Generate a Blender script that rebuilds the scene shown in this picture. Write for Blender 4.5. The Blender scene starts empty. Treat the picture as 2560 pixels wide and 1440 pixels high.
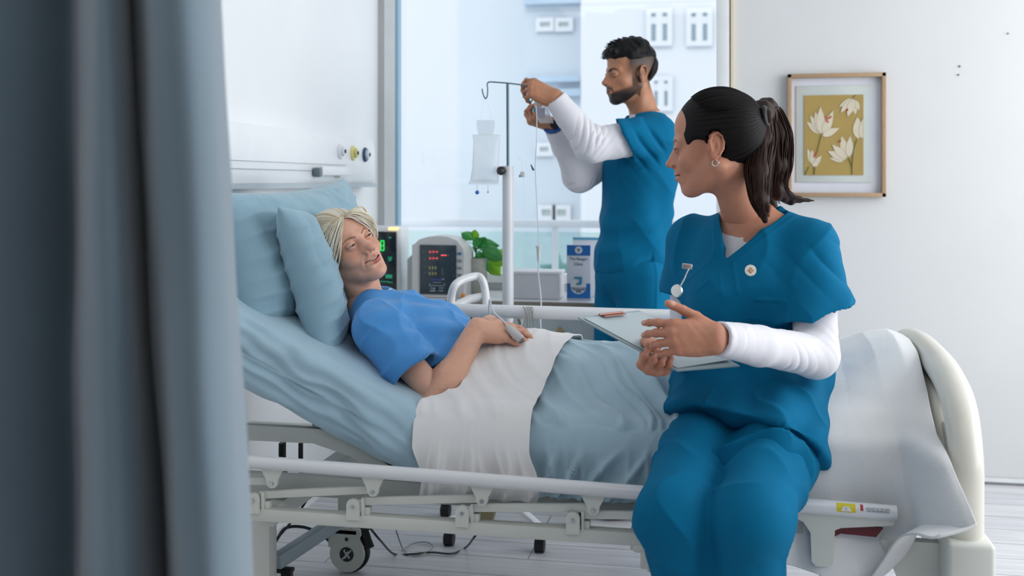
import bpy, bmesh, math, random
import numpy as np
from mathutils import Vector, Matrix

sc = bpy.context.scene
col = sc.collection
# ------------------------------------------------------------------ camera
CAM = np.array([0.0, 0.0, 1.25]); TH = math.radians(11.3); FPX = 2702.0
cs, sn = math.cos(TH), math.sin(TH)
RIGHT = np.array([cs, sn, 0.0]); FWD = np.array([-sn, cs, 0.0]); UP = np.array([0, 0, 1.0])
cd = bpy.data.cameras.new('camera'); cam = bpy.data.objects.new('camera', cd); col.objects.link(cam)
cam.location = CAM; cam.rotation_euler = (math.pi/2, 0, TH)
cd.sensor_width = 36; cd.lens = FPX/2560*36
cd.shift_y = -(720-455)/2560
cd.clip_start = .05; cd.clip_end = 300
cd.dof.use_dof = True; cd.dof.focus_distance = 2.85; cd.dof.aperture_fstop = 3.2
sc.camera = cam
sc.view_settings.view_transform = 'Standard'; sc.view_settings.look = 'None'
sc.view_settings.exposure = 0.0; sc.view_settings.gamma = 1.0; sc.view_settings.use_curve_mapping = False
sc.cycles.use_denoising = True
sc.cycles.max_bounces = 8; sc.cycles.transparent_max_bounces = 12
sc.cycles.caustics_reflective = False; sc.cycles.caustics_refractive = False
# ------------------------------------------------------------------ daylight
w = bpy.data.worlds.new('World'); sc.world = w; w.use_nodes = True
bg = w.node_tree.nodes['Background']; bg.inputs['Color'].default_value = (.90, .945, 1, 1); bg.inputs['Strength'].default_value = 1.35
def area(name, loc, rot, sx, sy, power, color):
    l = bpy.data.lights.new(name, 'AREA'); l.shape = 'RECTANGLE'; l.size = sx; l.size_y = sy; l.energy = power; l.color = color
    o = bpy.data.objects.new(name, l); col.objects.link(o); o.location = loc; o.rotation_euler = rot; return o
# daylight falling in through the second big window, in the side wall to the right of the frame
area('side_window_daylight', (2.56, 2.7, 1.6), (0, math.radians(90), 0), 1.9, 3.6, 80, (.96, .975, 1))
# soft ceiling panel of the room, behind the camera
area('ceiling_panel_light', (-.2, .7, 2.72), (0, 0, 0), 2.4, 1.2, 9, (1, .96, .92))

def at(px, py, Y):
    """point where the sight line through a picture point meets the plane at depth Y in the room"""
    d = FWD + (px-1280)/FPX*RIGHT + (455-py)/FPX*UP
    return CAM + d*(Y/d[1])
def W(px, py, d):
    return CAM + d*(FWD + (px-1280)/FPX*RIGHT + (455-py)/FPX*UP)
def cv(r, u, f):
    return r*RIGHT + u*UP + f*FWD
def nrm(v):
    v = np.asarray(v, float); return v/np.linalg.norm(v)

# ------------------------------------------------------------------ materials
def srgb(h):
    h = h.lstrip('#'); c = [int(h[i:i+2], 16)/255 for i in (0, 2, 4)]
    return tuple(((x+.055)/1.055)**2.4 if x > .04045 else x/12.92 for x in c)
def mat(name, color, rough=.5, metal=0, var=.04, scale=8, bump=0, bscale=60, coat=0, sss=0, sheen=0, emit=0, attr=None, trans=0, stretch=None, alpha=1, spec=.5):
    m = bpy.data.materials.new(name); m.use_nodes = True; nt = m.node_tree; b = nt.nodes['Principled BSDF']
    if isinstance(color, str): color = srgb(color)
    b.inputs['Roughness'].default_value = rough; b.inputs['Metallic'].default_value = metal
    b.inputs['Coat Weight'].default_value = coat; b.inputs['Sheen Weight'].default_value = sheen
    b.inputs['Specular IOR Level'].default_value = spec
    tc = nt.nodes.new('ShaderNodeTexCoord'); mp = nt.nodes.new('ShaderNodeMapping')
    nt.links.new(tc.outputs['Object'], mp.inputs[0])
    if stretch: mp.inputs['Scale'].default_value = stretch
    no = nt.nodes.new('ShaderNodeTexNoise'); no.inputs['Scale'].default_value = scale; no.inputs['Detail'].default_value = 4
    nt.links.new(mp.outputs[0], no.inputs[0])
    mx = nt.nodes.new('ShaderNodeMix'); mx.data_type = 'RGBA'; mx.blend_type = 'MULTIPLY'
    mr = nt.nodes.new('ShaderNodeMapRange'); mr.inputs['From Min'].default_value = .3; mr.inputs['From Max'].default_value = .7
    mr.inputs['To Min'].default_value = 1-var; mr.inputs['To Max'].default_value = 1+var
    nt.links.new(no.outputs[0], mr.inputs[0]); mx.inputs[0].default_value = 1
    if attr:
        a = nt.nodes.new('ShaderNodeAttribute'); a.attribute_name = attr; nt.links.new(a.outputs['Color'], mx.inputs[6])
    else:
        mx.inputs[6].default_value = (*color, 1)
    nt.links.new(mr.outputs[0], mx.inputs[7]); nt.links.new(mx.outputs[2], b.inputs['Base Color'])
    if sss:
        b.inputs['Subsurface Weight'].default_value = sss; b.inputs['Subsurface Radius'].default_value = (.012, .005, .003); b.inputs['Subsurface Scale'].default_value = 1
    if bump:
        n2 = nt.nodes.new('ShaderNodeTexNoise'); n2.inputs['Scale'].default_value = bscale; n2.inputs['Detail'].default_value = 3
        nt.links.new(mp.outputs[0], n2.inputs[0])
        bp = nt.nodes.new('ShaderNodeBump'); bp.inputs['Strength'].default_value = bump; bp.inputs['Distance'].default_value = .004
        nt.links.new(n2.outputs[0], bp.inputs['Height']); nt.links.new(bp.outputs[0], b.inputs['Normal'])
    if emit:
        nt.links.new(mx.outputs[2], b.inputs['Emission Color']); b.inputs['Emission Strength'].default_value = emit
    if trans: b.inputs['Transmission Weight'].default_value = trans
    b.inputs['Alpha'].default_value = alpha
    return m
def glass(name, tint=(1, 1, 1), clear=.92, rough=.02):
    m = bpy.data.materials.new(name); m.use_nodes = True; nt = m.node_tree; nt.nodes.clear()
    o = nt.nodes.new('ShaderNodeOutputMaterial'); t = nt.nodes.new('ShaderNodeBsdfTransparent'); t.inputs[0].default_value = (*tint, 1)
    g = nt.nodes.new('ShaderNodeBsdfGlossy'); g.inputs['Roughness'].default_value = rough
    f = nt.nodes.new('ShaderNodeMixShader'); f.inputs[0].default_value = 1-clear
    nt.links.new(t.outputs[0], f.inputs[1]); nt.links.new(g.outputs[0], f.inputs[2]); nt.links.new(f.outputs[0], o.inputs[0])
    return m

# ------------------------------------------------------------------ objects
def tag(o, label=None, cat=None, group=None, kind=None):
    if label: o['label'] = label
    if cat: o['category'] = cat
    if group: o['group'] = group
    if kind: o['kind'] = kind
    return o
def empty(name, loc=(0, 0, 0), label=None, cat=None, group=None, rz=0, parent=None):
    o = bpy.data.objects.new(name, None); col.objects.link(o); o.location = [float(x) for x in loc]; o.rotation_euler.z = rz
    o.empty_display_size = .05
    bpy.context.view_layer.update()
    if parent: o.parent = parent; o.matrix_parent_inverse = parent.matrix_world.inverted()
    return tag(o, label, cat, group)
def setparent(o, parent):
    if parent is not None:
        bpy.context.view_layer.update()
        o.parent = parent; o.matrix_parent_inverse = parent.matrix_world.inverted()
def meshobj(name, V, F, m, parent=None, smooth=True, colors=None, auto=None):
    """V (n,3) array, F (m,4) or (m,3) array or a list of polygons -> ONE mesh object"""
    me = bpy.data.meshes.new(name)
    V = np.asarray(V, dtype=np.float32)
    if isinstance(F, np.ndarray):
        k = F.shape[1]; n = len(F)
        me.vertices.add(len(V)); me.vertices.foreach_set('co', V.ravel())
        me.loops.add(n*k); me.loops.foreach_set('vertex_index', F.astype(np.int32).ravel())
        me.polygons.add(n); me.polygons.foreach_set('loop_start', np.arange(0, n*k, k, dtype=np.int32))
        me.update(calc_edges=True); me.validate()
    else:
        me.from_pydata([tuple(map(float, v)) for v in V], [], [tuple(f) for f in F]); me.update()
    if smooth:
        me.polygons.foreach_set('use_smooth', np.ones(len(me.polygons), dtype=bool))
    if colors is not None:
        a = me.color_attributes.new('Col', 'FLOAT_COLOR', 'POINT')
        c = np.ones((len(V), 4), dtype=np.float32); c[:, :3] = colors; a.data.foreach_set('color', c.ravel())
    me.materials.append(m)
    o = bpy.data.objects.new(name, me); col.objects.link(o)
    if smooth and auto:
        me.set_sharp_from_angle(angle=math.radians(auto))
    setparent(o, parent)
    return o
class MB:
    """collects boxes, bars and tubes that make one part"""
    def __init__(s): s.v = []; s.f = []; s.p = []
    def add(s, V, F):
        n = len(s.v); s.p.append((n, len(s.f))); s.v += [tuple(map(float, p)) for p in V]; s.f += [tuple(i+n for i in f) for f in F]; return s
    def box(s, c, size, rot=None, bevel=0, seg=2):
        bm = bmesh.new(); bmesh.ops.create_cube(bm, size=1)
        for v in bm.verts: v.co = Vector((v.co.x*size[0], v.co.y*size[1], v.co.z*size[2]))
        if bevel: bmesh.ops.bevel(bm, geom=bm.edges[:], offset=min(bevel, min(size)*.49), segments=seg, affect='EDGES', profile=.5)
        bm.verts.index_update(); R = np.eye(3) if rot is None else np.array(rot)
        V = [R @ np.array(v.co) + np.array(c, float) for v in bm.verts]; F = [[v.index for v in f.verts] for f in bm.faces]; bm.free()
        return s.add(V, F)
    def bar(s, p, q, wy, wz, bevel=0, up=(0, 0, 1)):
        p, q = np.array(p, float), np.array(q, float); x = nrm(q-p); up = (0, 1, 0) if abs(np.dot(up, x)) > .999 else up; y = nrm(np.cross(up, x)); z = np.cross(x, y)
        return s.box((p+q)/2, (np.linalg.norm(q-p), wy, wz), np.column_stack([x, y, z]), bevel)
    def tube(s, path, r, n=14, caps=True, closed=False, squash=None):
        path = [np.array(p, float) for p in path]; N = len(path); rr = r if hasattr(r, '__len__') else [r]*N
        V = []; F = []; prev = None
        for i, p in enumerate(path):
            a = path[(i-1) % N] if (i > 0 or closed) else p; b = path[(i+1) % N] if (i < N-1 or closed) else p
            t = nrm(b-a)
            if prev is None:
                u = np.cross(t, (0, 0, 1)); u = np.cross(t, (0, 1, 0)) if np.linalg.norm(u) < 1e-3 else u
            else: u = prev - t*np.dot(prev, t)
            u = nrm(u); prev = u; v = np.cross(t, u)
            for k in range(n):
                an = 2*math.pi*k/n
                V.append(p + rr[i]*(math.cos(an)*u + math.sin(an)*v*(squash or 1)))
        M = N if closed else N-1
        for i in range(M):
            for k in range(n):
                a = i*n+k; b = i*n+(k+1) % n; c = ((i+1) % N)*n+(k+1) % n; d = ((i+1) % N)*n+k; F.append((a, b, c, d))
        if caps and not closed: F.append(tuple(range(n-1, -1, -1))); F.append(tuple((N-1)*n+k for k in range(n)))
        return s.add(V, F)
    def cyl(s, p, q, r0, r1=None, n=24):
        r1 = r0 if r1 is None else r1
        return s.tube([p, q], [r0, r1], n)
    def lathe(s, c, prof, axis=(0, 0, 1), n=32):
        z = nrm(axis); x = np.cross(z, (0, 1, 0)); x = np.cross(z, (1, 0, 0)) if np.linalg.norm(x) < 1e-3 else x
        x = nrm(x); y = np.cross(z, x); c = np.array(c, float); V = []; F = []
        for (r, h) in prof:
            for k in range(n):
                a = 2*math.pi*k/n; V.append(c+z*h+max(r, 1e-5)*(x*math.cos(a)+y*math.sin(a)))
        for i in range(len(prof)-1):
            for k in range(n): F.append((i*n+k, i*n+(k+1) % n, (i+1)*n+(k+1) % n, (i+1)*n+k))
        F.append(tuple(range(n-1, -1, -1))); F.append(tuple((len(prof)-1)*n+k for k in range(n)))
        return s.add(V, F)
    def sphere(s, c, r, n=16, sc_=(1, 1, 1), rot=None):
        c = np.array(c, float); V = []; F = []; R = np.eye(3) if rot is None else rot
        for i in range(n+1):
            t = math.pi*i/n
            for k in range(2*n):
                a = math.pi*k/n; V.append(c + R @ (r*np.array(sc_)*np.array([math.sin(t)*math.cos(a), math.sin(t)*math.sin(a), math.cos(t)])))
        for i in range(n):
            for k in range(2*n): F.append((i*2*n+k, (i+1)*2*n+k, (i+1)*2*n+(k+1) % (2*n), i*2*n+(k+1) % (2*n)))
        return s.add(V, F)
    def prism(s, pts2, o, x, y, depth, nvec=None):
        """extrudes a 2-D outline (in the x, y directions from o) by depth"""
        o, x, y = (np.array(a, float) for a in (o, x, y)); z = np.cross(x, y) if nvec is None else np.array(nvec, float); N = len(pts2)
        V = [o+x*a+y*b for a, b in pts2]+[o+x*a+y*b+z*depth for a, b in pts2]
        F = [tuple(range(N-1, -1, -1)), tuple(range(N, 2*N))]+[(i, (i+1) % N, N+(i+1) % N, N+i) for i in range(N)]
        return s.add(V, F)
    def build_each(s, name, m, parent=None, **k):
        out = []; P_ = s.p+[(len(s.v), len(s.f))]
        for (a, b), (c, d) in zip(P_[:-1], P_[1:]):
            q = MB(); q.add(s.v[a:c], [tuple(i-a for i in f) for f in s.f[b:d]]); out.append(q.build(name, m, parent, **k))
        return out
    def build(s, name, m, parent=None, smooth=True, auto=35):
        o = meshobj(name, s.v, s.f, m, parent, smooth, auto=auto)
        bm = bmesh.new(); bm.from_mesh(o.data); bmesh.ops.recalc_face_normals(bm, faces=bm.faces[:]); bm.to_mesh(o.data); bm.free()
        return o
def bez(p0, p1, p2, p3, n=12):
    p0, p1, p2, p3 = (np.array(p, float) for p in (p0, p1, p2, p3)); o = []
    for i in range(n+1):
        t = i/n; o.append((1-t)**3*p0+3*t*(1-t)**2*p1+3*t*t*(1-t)*p2+t**3*p3)
    return o
def spline(pts, n=8):
    """Catmull-Rom through the points"""
    P = [np.array(p, float) for p in pts]; P = [2*P[0]-P[1]]+P+[2*P[-1]-P[-2]]; out = []
    for i in range(1, len(P)-2):
        for k in range(n):
            t = k/n; a, b, c, d = P[i-1], P[i], P[i+1], P[i+2]
            out.append(.5*((2*b)+(c-a)*t+(2*a-5*b+4*c-d)*t*t+(-a+3*b-3*c+d)*t**3))
    out.append(P[-2]); return out
def copy_tree(o, parent=None, delta=(0, 0, 0)):
    c = o.copy(); col.objects.link(c); c.parent = parent
    for ch in o.children: copy_tree(ch, c)
    if parent is None: c.location = o.location + Vector(delta)
    return c
def grid_obj(name, X, m, parent=None, thick=0, colors=None):
    """X: (nu,nv,3) array of points"""
    nu, nv = X.shape[:2]; idx = np.arange(nu*nv).reshape(nu, nv)
    F = np.stack([idx[:-1, :-1], idx[1:, :-1], idx[1:, 1:], idx[:-1, 1:]], -1).reshape(-1, 4)
    V = X.reshape(-1, 3)
    if thick:
        du = np.gradient(X, axis=0); dv = np.gradient(X, axis=1); N = np.cross(du, dv); N /= np.linalg.norm(N, axis=2, keepdims=True)+1e-9
        V2 = (X-N*thick).reshape(-1, 3); n = nu*nv
        rim = np.concatenate([idx[:, 0], idx[-1, 1:], idx[::-1, -1][1:], idx[0, ::-1][1:]])
        R = np.stack([rim[:-1], rim[1:], rim[1:]+n, rim[:-1]+n], -1)
        F = np.concatenate([F, F[:, ::-1]+n, R[:, ::-1]]); V = np.concatenate([V, V2])
    return meshobj(name, V, F, m, parent, colors=colors)

# ------------------------------------------------------------------ smooth solids (distance fields turned into meshes)
import openvdb
def smn(a, b, k):
    if k <= 0: return np.minimum(a, b)
    h = np.maximum(k-np.abs(a-b), 0)/k; return np.minimum(a, b)-h*h*k*.25
class Sdf:
    def __init__(s, lo, hi, vox):
        s.lo = np.array(lo, float); s.vox = vox; n = np.ceil((np.array(hi)-s.lo)/vox).astype(int)+1
        s.n = n; s.F = np.full(n, .2, dtype=np.float32); s.ax = [(s.lo[i]+np.arange(n[i])*vox).astype(np.float32) for i in range(3)]
    def _sl(s, lo, hi, mg):
        a = np.clip(np.floor((np.array(lo)-mg-s.lo)/s.vox).astype(int), 0, s.n); b = np.clip(np.ceil((np.array(hi)+mg-s.lo)/s.vox).astype(int)+1, 0, s.n)
        if np.any(b <= a): return None, None
        sl = tuple(slice(a[i], b[i]) for i in range(3))
        g = np.meshgrid(*[s.ax[i][sl[i]] for i in range(3)], indexing='ij', sparse=True)
        return sl, g
    def _op(s, sl, d, k, mode):
        if mode == '+': s.F[sl] = smn(s.F[sl], d, k)
        else: s.F[sl] = -smn(-s.F[sl], d, k)
    def rc(s, a, b, ra, rb=None, k=.01, mode='+', fl=None):
        """rounded tapering limb from a to b; fl=(axis, factor) flattens it along an axis"""
        rb = ra if rb is None else rb; a = np.array(a, float); b = np.array(b, float); R = max(ra, rb)
        sl, g = s._sl(np.minimum(a, b)-R, np.maximum(a, b)+R, k+.02)
        if sl is None: return s
        ba = b-a; L2 = max(float(ba@ba), 1e-12)
        p = [g[i]-np.float32(a[i]) for i in range(3)]
        t = np.clip((p[0]*ba[0]+p[1]*ba[1]+p[2]*ba[2])/L2, 0, 1)
        q = [p[i]-t*np.float32(ba[i]) for i in range(3)]
        if fl is not None:
            ax = nrm(fl[0]); dt = q[0]*ax[0]+q[1]*ax[1]+q[2]*ax[2]; e = (1/fl[1]-1)
            q = [q[i]+dt*np.float32(ax[i]*e) for i in range(3)]
        d = np.sqrt(q[0]**2+q[1]**2+q[2]**2)-(ra+(rb-ra)*t)
        if fl is not None and fl[1] < 1: d = d*fl[1]
        s._op(sl, d.astype(np.float32), k, mode); return s
    def el(s, c, r, k=.01, mode='+', rot=None):
        c = np.array(c, float); r = np.array(r, float); R = r.max() if rot is not None else r
        sl, g = s._sl(c-R, c+R, k+.02)
        if sl is None: return s
        p = [g[i]-np.float32(c[i]) for i in range(3)]
        if rot is not None:
            M = np.array(rot); p = [p[0]*M[0, i]+p[1]*M[1, i]+p[2]*M[2, i] for i in range(3)]
        k0 = np.sqrt((p[0]/r[0])**2+(p[1]/r[1])**2+(p[2]/r[2])**2)+1e-6
        k1 = np.sqrt((p[0]/r[0]**2)**2+(p[1]/r[1]**2)**2+(p[2]/r[2]**2)**2)+1e-6
        s._op(sl, (k0*(k0-1)/k1).astype(np.float32), k, mode); return s
    def plane(s, p, n, k=0, lo=None, hi=None):
        """keeps the side the normal points away from"""
        n = nrm(n); sl, g = s._sl(s.lo if lo is None else lo, (s.lo+s.n*s.vox) if hi is None else hi, 0)
        d = (g[0]-p[0])*n[0]+(g[1]-p[1])*n[1]+(g[2]-p[2])*n[2]
        s.F[sl] = -smn(-s.F[sl], -d.astype(np.float32), k); return s
    def slab_cut(s, planes, k=0):
        """removes the convex region inside all planes (point, outward normal)"""
        g = np.meshgrid(*s.ax, indexing='ij', sparse=True); d = None
        for p, n in planes:
            n = nrm(n); e = (g[0]-p[0])*n[0]+(g[1]-p[1])*n[1]+(g[2]-p[2])*n[2]; d = e if d is None else np.maximum(d, e)
        s.F = (-smn(-s.F, d.astype(np.float32), k)).astype(np.float32); return s
    def like(s):
        o = Sdf.__new__(Sdf); o.lo, o.vox, o.n, o.ax = s.lo, s.vox, s.n, s.ax; o.F = np.full(s.n, .2, dtype=np.float32); return o
    def merge(s, o, k=.01): s.F = smn(s.F, o.F, k).astype(np.float32); return s
    def mesh(s):
        g = openvdb.FloatGrid(background=.2); g.copyFromArray(np.clip(s.F, -.2, .2).astype(np.float64)); g.transform = openvdb.createLinearTransform(voxelSize=s.vox)
        P, Q = g.convertToQuads(isovalue=0.0)[:2] if hasattr(g, 'convertToQuads') else (None, None)
        return np.array(P, float)+s.lo, np.array(Q)[:, ::-1]
def keep_big(V, F):
    return V, F
def vnormals(V, F):
    a, b, c, d = (V[F[:, i]] for i in range(4)); n = np.cross(c-a, d-b); N = np.zeros_like(V)
    for i in range(4): np.add.at(N, F[:, i], n)
    return N/(np.linalg.norm(N, axis=1, keepdims=True)+1e-12)
def join(*parts):
    """(V,F,C) pieces -> one"""
    V = []; F = []; C = []; n = 0
    for p in parts:
        V.append(p[0]); F.append(np.asarray(p[1])+n); n += len(p[0])
        if len(p) > 2: C.append(p[2])
    return (np.concatenate(V), np.concatenate(F), np.concatenate(C) if C else None)
def wav(P, seed, n=6, scale=20., aniso=None):
    """soft random waves, -1..1"""
    r = np.random.RandomState(seed); o = np.zeros(P.shape[:-1]); A = 0
    for i in range(n):
        v = r.normal(size=3)
        if aniso is not None: v = v*np.array(aniso)
        v = v/ (np.linalg.norm(v)+1e-9) * scale*(.6+.9*r.rand())
        ph = r.rand()*6.28; a = 1/(1+.15*i); o += a*np.sin(P@v+ph+1.3*np.sin(P@(v[[1, 2, 0]]*.45)+ph*2)); A += a
    return o/A*1.6
def smooth01(x, a, b):
    t = np.clip((x-a)/(b-a+1e-12), 0, 1); return t*t*(3-2*t)
# ------------------------------------------------------------------ room
M = {}
M['wall'] = mat('painted_wall', '#d6d7d7', .75, var=.015, scale=3, bump=.05, bscale=90)
M['headwall'] = mat('head_wall_paint', '#f1f3f5', .7, var=.015, scale=3)
M['ceil'] = mat('ceiling_paint', '#eceded', .9)
M['white'] = mat('white_plastic', '#edeff1', .35, var=.02)
M['jamb'] = mat('window_frame_paint', '#e2e5e6', .5)
M['bluejamb'] = mat('window_seal', '#8fb2c6', .45)
M['tan'] = mat('tan_edge_strip', '#e0d3b4', .6)
def floor_mat():
    m = bpy.data.materials.new('pale_plank_floor'); m.use_nodes = True; nt = m.node_tree; b = nt.nodes['Principled BSDF']; L = nt.links.new
    tc = nt.nodes.new('ShaderNodeTexCoord'); mp = nt.nodes.new('ShaderNodeMapping'); mp.inputs['Rotation'].default_value = (0, 0, math.pi/2); L(tc.outputs['Object'], mp.inputs[0])
    br = nt.nodes.new('ShaderNodeTexBrick'); br.inputs['Scale'].default_value = 1; br.inputs['Brick Width'].default_value = 1.3; br.inputs['Row Height'].default_value = .16
    br.inputs['Mortar Size'].default_value = .0025; br.inputs['Color1'].default_value = (*srgb('#cfcfd4'), 1); br.inputs['Color2'].default_value = (*srgb('#e0e0e2'), 1); br.inputs['Mortar'].default_value = (*srgb('#8d8e94'), 1)
    mp.inputs['Rotation'].default_value = (0, 0, 0)
    L(mp.outputs[0], br.inputs[0])
    m2 = nt.nodes.new('ShaderNodeMapping'); m2.inputs['Scale'].default_value = (1.2, 16, 1); L(tc.outputs['Object'], m2.inputs[0])
    n = nt.nodes.new('ShaderNodeTexNoise'); n.inputs['Scale'].default_value = 2.5; n.inputs['Detail'].default_value = 6; L(m2.outputs[0], n.inputs[0])
    r = nt.nodes.new('ShaderNodeMapRange'); r.inputs['From Min'].default_value = .3; r.inputs['From Max'].default_value = .7; r.inputs['To Min'].default_value = .80; r.inputs['To Max'].default_value = 1.08; L(n.outputs[0], r.inputs[0])
    mx = nt.nodes.new('ShaderNodeMix'); mx.data_type = 'RGBA'; mx.blend_type = 'MULTIPLY'; mx.inputs[0].default_value = 1
    L(br.outputs['Color'], mx.inputs[6]); L(r.outputs[0], mx.inputs[7]); L(mx.outputs[2], b.inputs['Base Color']); b.inputs['Roughness'].default_value = .32
    return m
M['floor'] = floor_mat()
XL, XR, YW, YB, ZC = -1.585, 2.62, 4.78, -2.2, 2.75
WX0, WX1, WZ0, WZ1 = -1.545, -.034, .80, 2.45
def struct(name, mb, m): return tag(mb.build(name, m, auto=30), kind='structure')
struct('floor', MB().box(((XL+XR)/2, (YW+YB)/2, -.05), (XR-XL+.4, YW-YB+.4, .1)), M['floor'])
struct('ceiling', MB().box(((XL+XR)/2, (YW+YB)/2, ZC+.05), (XR-XL+.4, YW-YB+.4, .1)), M['ceil'])
struct('wall_left', MB().box((XL-.1, (YW+YB)/2, ZC/2), (.2, YW-YB, ZC)), M['headwall'])
struct('wall_front', MB().box(((XL+XR)/2, YB-.1, ZC/2), (XR-XL, .2, ZC)), mat('low_bounce_paint', '#7d8a92', .8))  # unseen wall behind the camera, darkened to cut the fill it bounces
b = MB()
b.box((XR+.1, (YB+.9)/2, ZC/2), (.2, .9-YB, ZC)); b.box((XR+.1, 2.75, .3), (.2, 3.7, .6)); b.box((XR+.1, 2.75, 2.66), (.2, 3.7, .18)); b.box((XR+.1, 4.69, ZC/2), (.2, .18, ZC))
struct('wall_right', b, M['wall'])
b = MB(); yc = YW+.1
b.box(((XL+WX0)/2, yc, ZC/2), (WX0-XL, .2, ZC)); b.box(((WX1+XR)/2, yc, ZC/2), (XR-WX1, .2, ZC))
b.box(((WX0+WX1)/2, yc, WZ0/2), (WX1-WX0, .2, WZ0)); b.box(((WX0+WX1)/2, yc, (WZ1+ZC)/2), (WX1-WX0, .2, ZC-WZ1))
struct('wall_back', b, M['wall'])
b = MB(); b.box((.93, 4.765, .02), (1.95, .02, .012)); b.box((1.9, 4.762, .012), (.02, .025, .024)); struct('baseboard_back', b, M['jamb'])
# two little scratches in the right wall paint
b = MB()
for px, py, r in ((2399, 166, .004), (2396, 187, .0035), (2520, 84, .003)): p = at(px, py, YW-.001); b.cyl(p, p-np.array([0, .004, 0]), r, n=10)
for o_ in b.build_each('wall_screw_hole', mat('dark_hole', '#5b5f61', .8)): tag(o_, kind='structure')
# window: frame, glass
win = empty('window_1', (WX0, YW, WZ0)); tag(win, kind='structure')
b = MB()
b.box((WX0+.02, YW+.02, (WZ0+WZ1)/2), (.05, .08, WZ1-WZ0)); b.box((WX1+.012, YW-.004, (WZ0+WZ1)/2), (.055, .05, WZ1-WZ0), bevel=.004)
b.box(((WX0+WX1)/2, YW+.02, WZ0+.018), (WX1-WX0, .10, .04)); b.box(((WX0+WX1)/2, YW+.02, WZ1-.02), (WX1-WX0, .08, .05))
tag(b.build('window_frame', M['jamb'], win), kind='structure')
b = MB(); b.box((WX0+.052, YW+.01, (WZ0+WZ1)/2), (.014, .05, WZ1-WZ0)); tag(b.build('window_seal', M['bluejamb'], win), kind='structure')
b = MB(); b.box((WX1+.052, YW-.01, (WZ0+WZ1)/2), (.012, .03, WZ1-WZ0)); tag(b.build('window_casing', M['tan'], win), kind='structure')
b = MB(); b.box(((WX0+WX1)/2, YW+.05, (WZ0+WZ1)/2), (WX1-WX0-.04, .006, WZ1-WZ0-.04)); tag(b.build('window_pane', glass('window_glass', (.97, .99, 1), .96), win), kind='structure')

# ------------------------------------------------------------------ outside
sun = bpy.data.lights.new('sun', 'SUN'); sun.energy = .6; sun.angle = .1; sun.color = (1, .98, .95)
so = bpy.data.objects.new('sun', sun); col.objects.link(so); so.rotation_euler = (math.radians(58), 0, math.radians(-2))
M['facadeA'] = mat('white_render', '#dcdfe5', .9, var=.01, scale=.4)
M['facadeB'] = mat('pale_blue_render', '#d2dae1', .9, var=.02, scale=.4)
M['facadeC'] = mat('grey_blue_render', '#c7d1da', .9, var=.02, scale=.4)
M['pane_far'] = mat('dull_window_glass', '#8fa3ad', .4)
M['pane_far2'] = mat('grey_green_window_glass', '#a9b8b6', .4)
M['ledge'] = mat('blue_ledge', '#b4c9db', .8)
struct('ground', MB().box((0, 60, -3.2), (160, 100, .2)), mat('pale_street', '#dfe6ea', .9))
def building(px0, px1, Y, ztop, m, depth, label):
    x0, x1 = at(px0, 455, Y)[0], at(px1, 455, Y)[0]
    e = empty('apartment_building', ((x0+x1)/2, Y, -3.1), label, 'building')
    bb = MB(); bb.box(((x0+x1)/2, Y+depth/2, (ztop-3.1)/2), (x1-x0, depth, ztop+3.1)); bb.build('wall', m, e, auto=30); return e
def fwin(e, px0, py0, px1, py1, Y, m=None, mull=0, trans=0):
    a, c = at(px0, py1, Y), at(px1, py0, Y); x0, x1, z0, z1 = a[0], c[0], a[2], c[2]
    f = MB(); t = .07
    for q in (x0, x1): f.box((q, Y-.02, (z0+z1)/2), (t, .05, z1-z0-t))
    for z in (z0, z1): f.box(((x0+x1)/2, Y-.02, z), (x1-x0+t, .05, t))
    if mull: f.box(((x0+x1)/2, Y-.02, (z0+z1)/2), (.09, .04, z1-z0-t))
    if trans: zt = z1-(z1-z0)*trans; f.box(((x0+x1)/2, Y-.02, zt), (x1-x0-t, .03, .10))
    fo = f.build('window_frame', M['facadeA'], e)
    MB().box(((x0+x1)/2, Y-.006, (z0+z1)/2), (x1-x0-.05, .02, z1-z0-.05)).build('pane', m or M['pane_far'], fo)
eA = building(880, 1158, 17, 16, M['facadeA'], 9, 'white apartment block at the left edge of the window view, blank facade')
eB = building(1150, 1330, 16.9, 20, M['facadeB'], 9, 'pale blue building set back farthest between the other blocks')
eC = building(1308, 1455, 16.0, 20, M['facadeC'], 9, 'grey-blue block with small windows behind the drip stand hook')
eD = building(1452, 1960, 15, 17, M['facadeA'], 9, 'white apartment block with mullioned windows behind the male nurse')
for q in ((1346, 50, 1382, 74), (1392, 50, 1428, 74), (1345, 362, 1378, 385), (1350, 518, 1384, 545), (1388, 518, 1422, 545)): fwin(eC, *q, 15.97, M['pane_far2'])
for q in ((1622, 26, 1675, 110), (1630, 196, 1676, 272), (1722, 26, 1775, 110)): fwin(eD, *q, 14.97, mull=1, trans=.3)
mb = MB()
for pa, pb_, py, h in ((1311, 1452, 200, 14), (1388, 1452, 232, 18), (1311, 1452, 0, 26)):
    a, c = at(pa, py, 15.9), at(pb_, py, 15.9); mb.box(((a[0]+c[0])/2, 15.93, a[2]), (c[0]-a[0], .2, h/2702*16))
mb.build_each('ledge', M['ledge'], eC)
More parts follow.
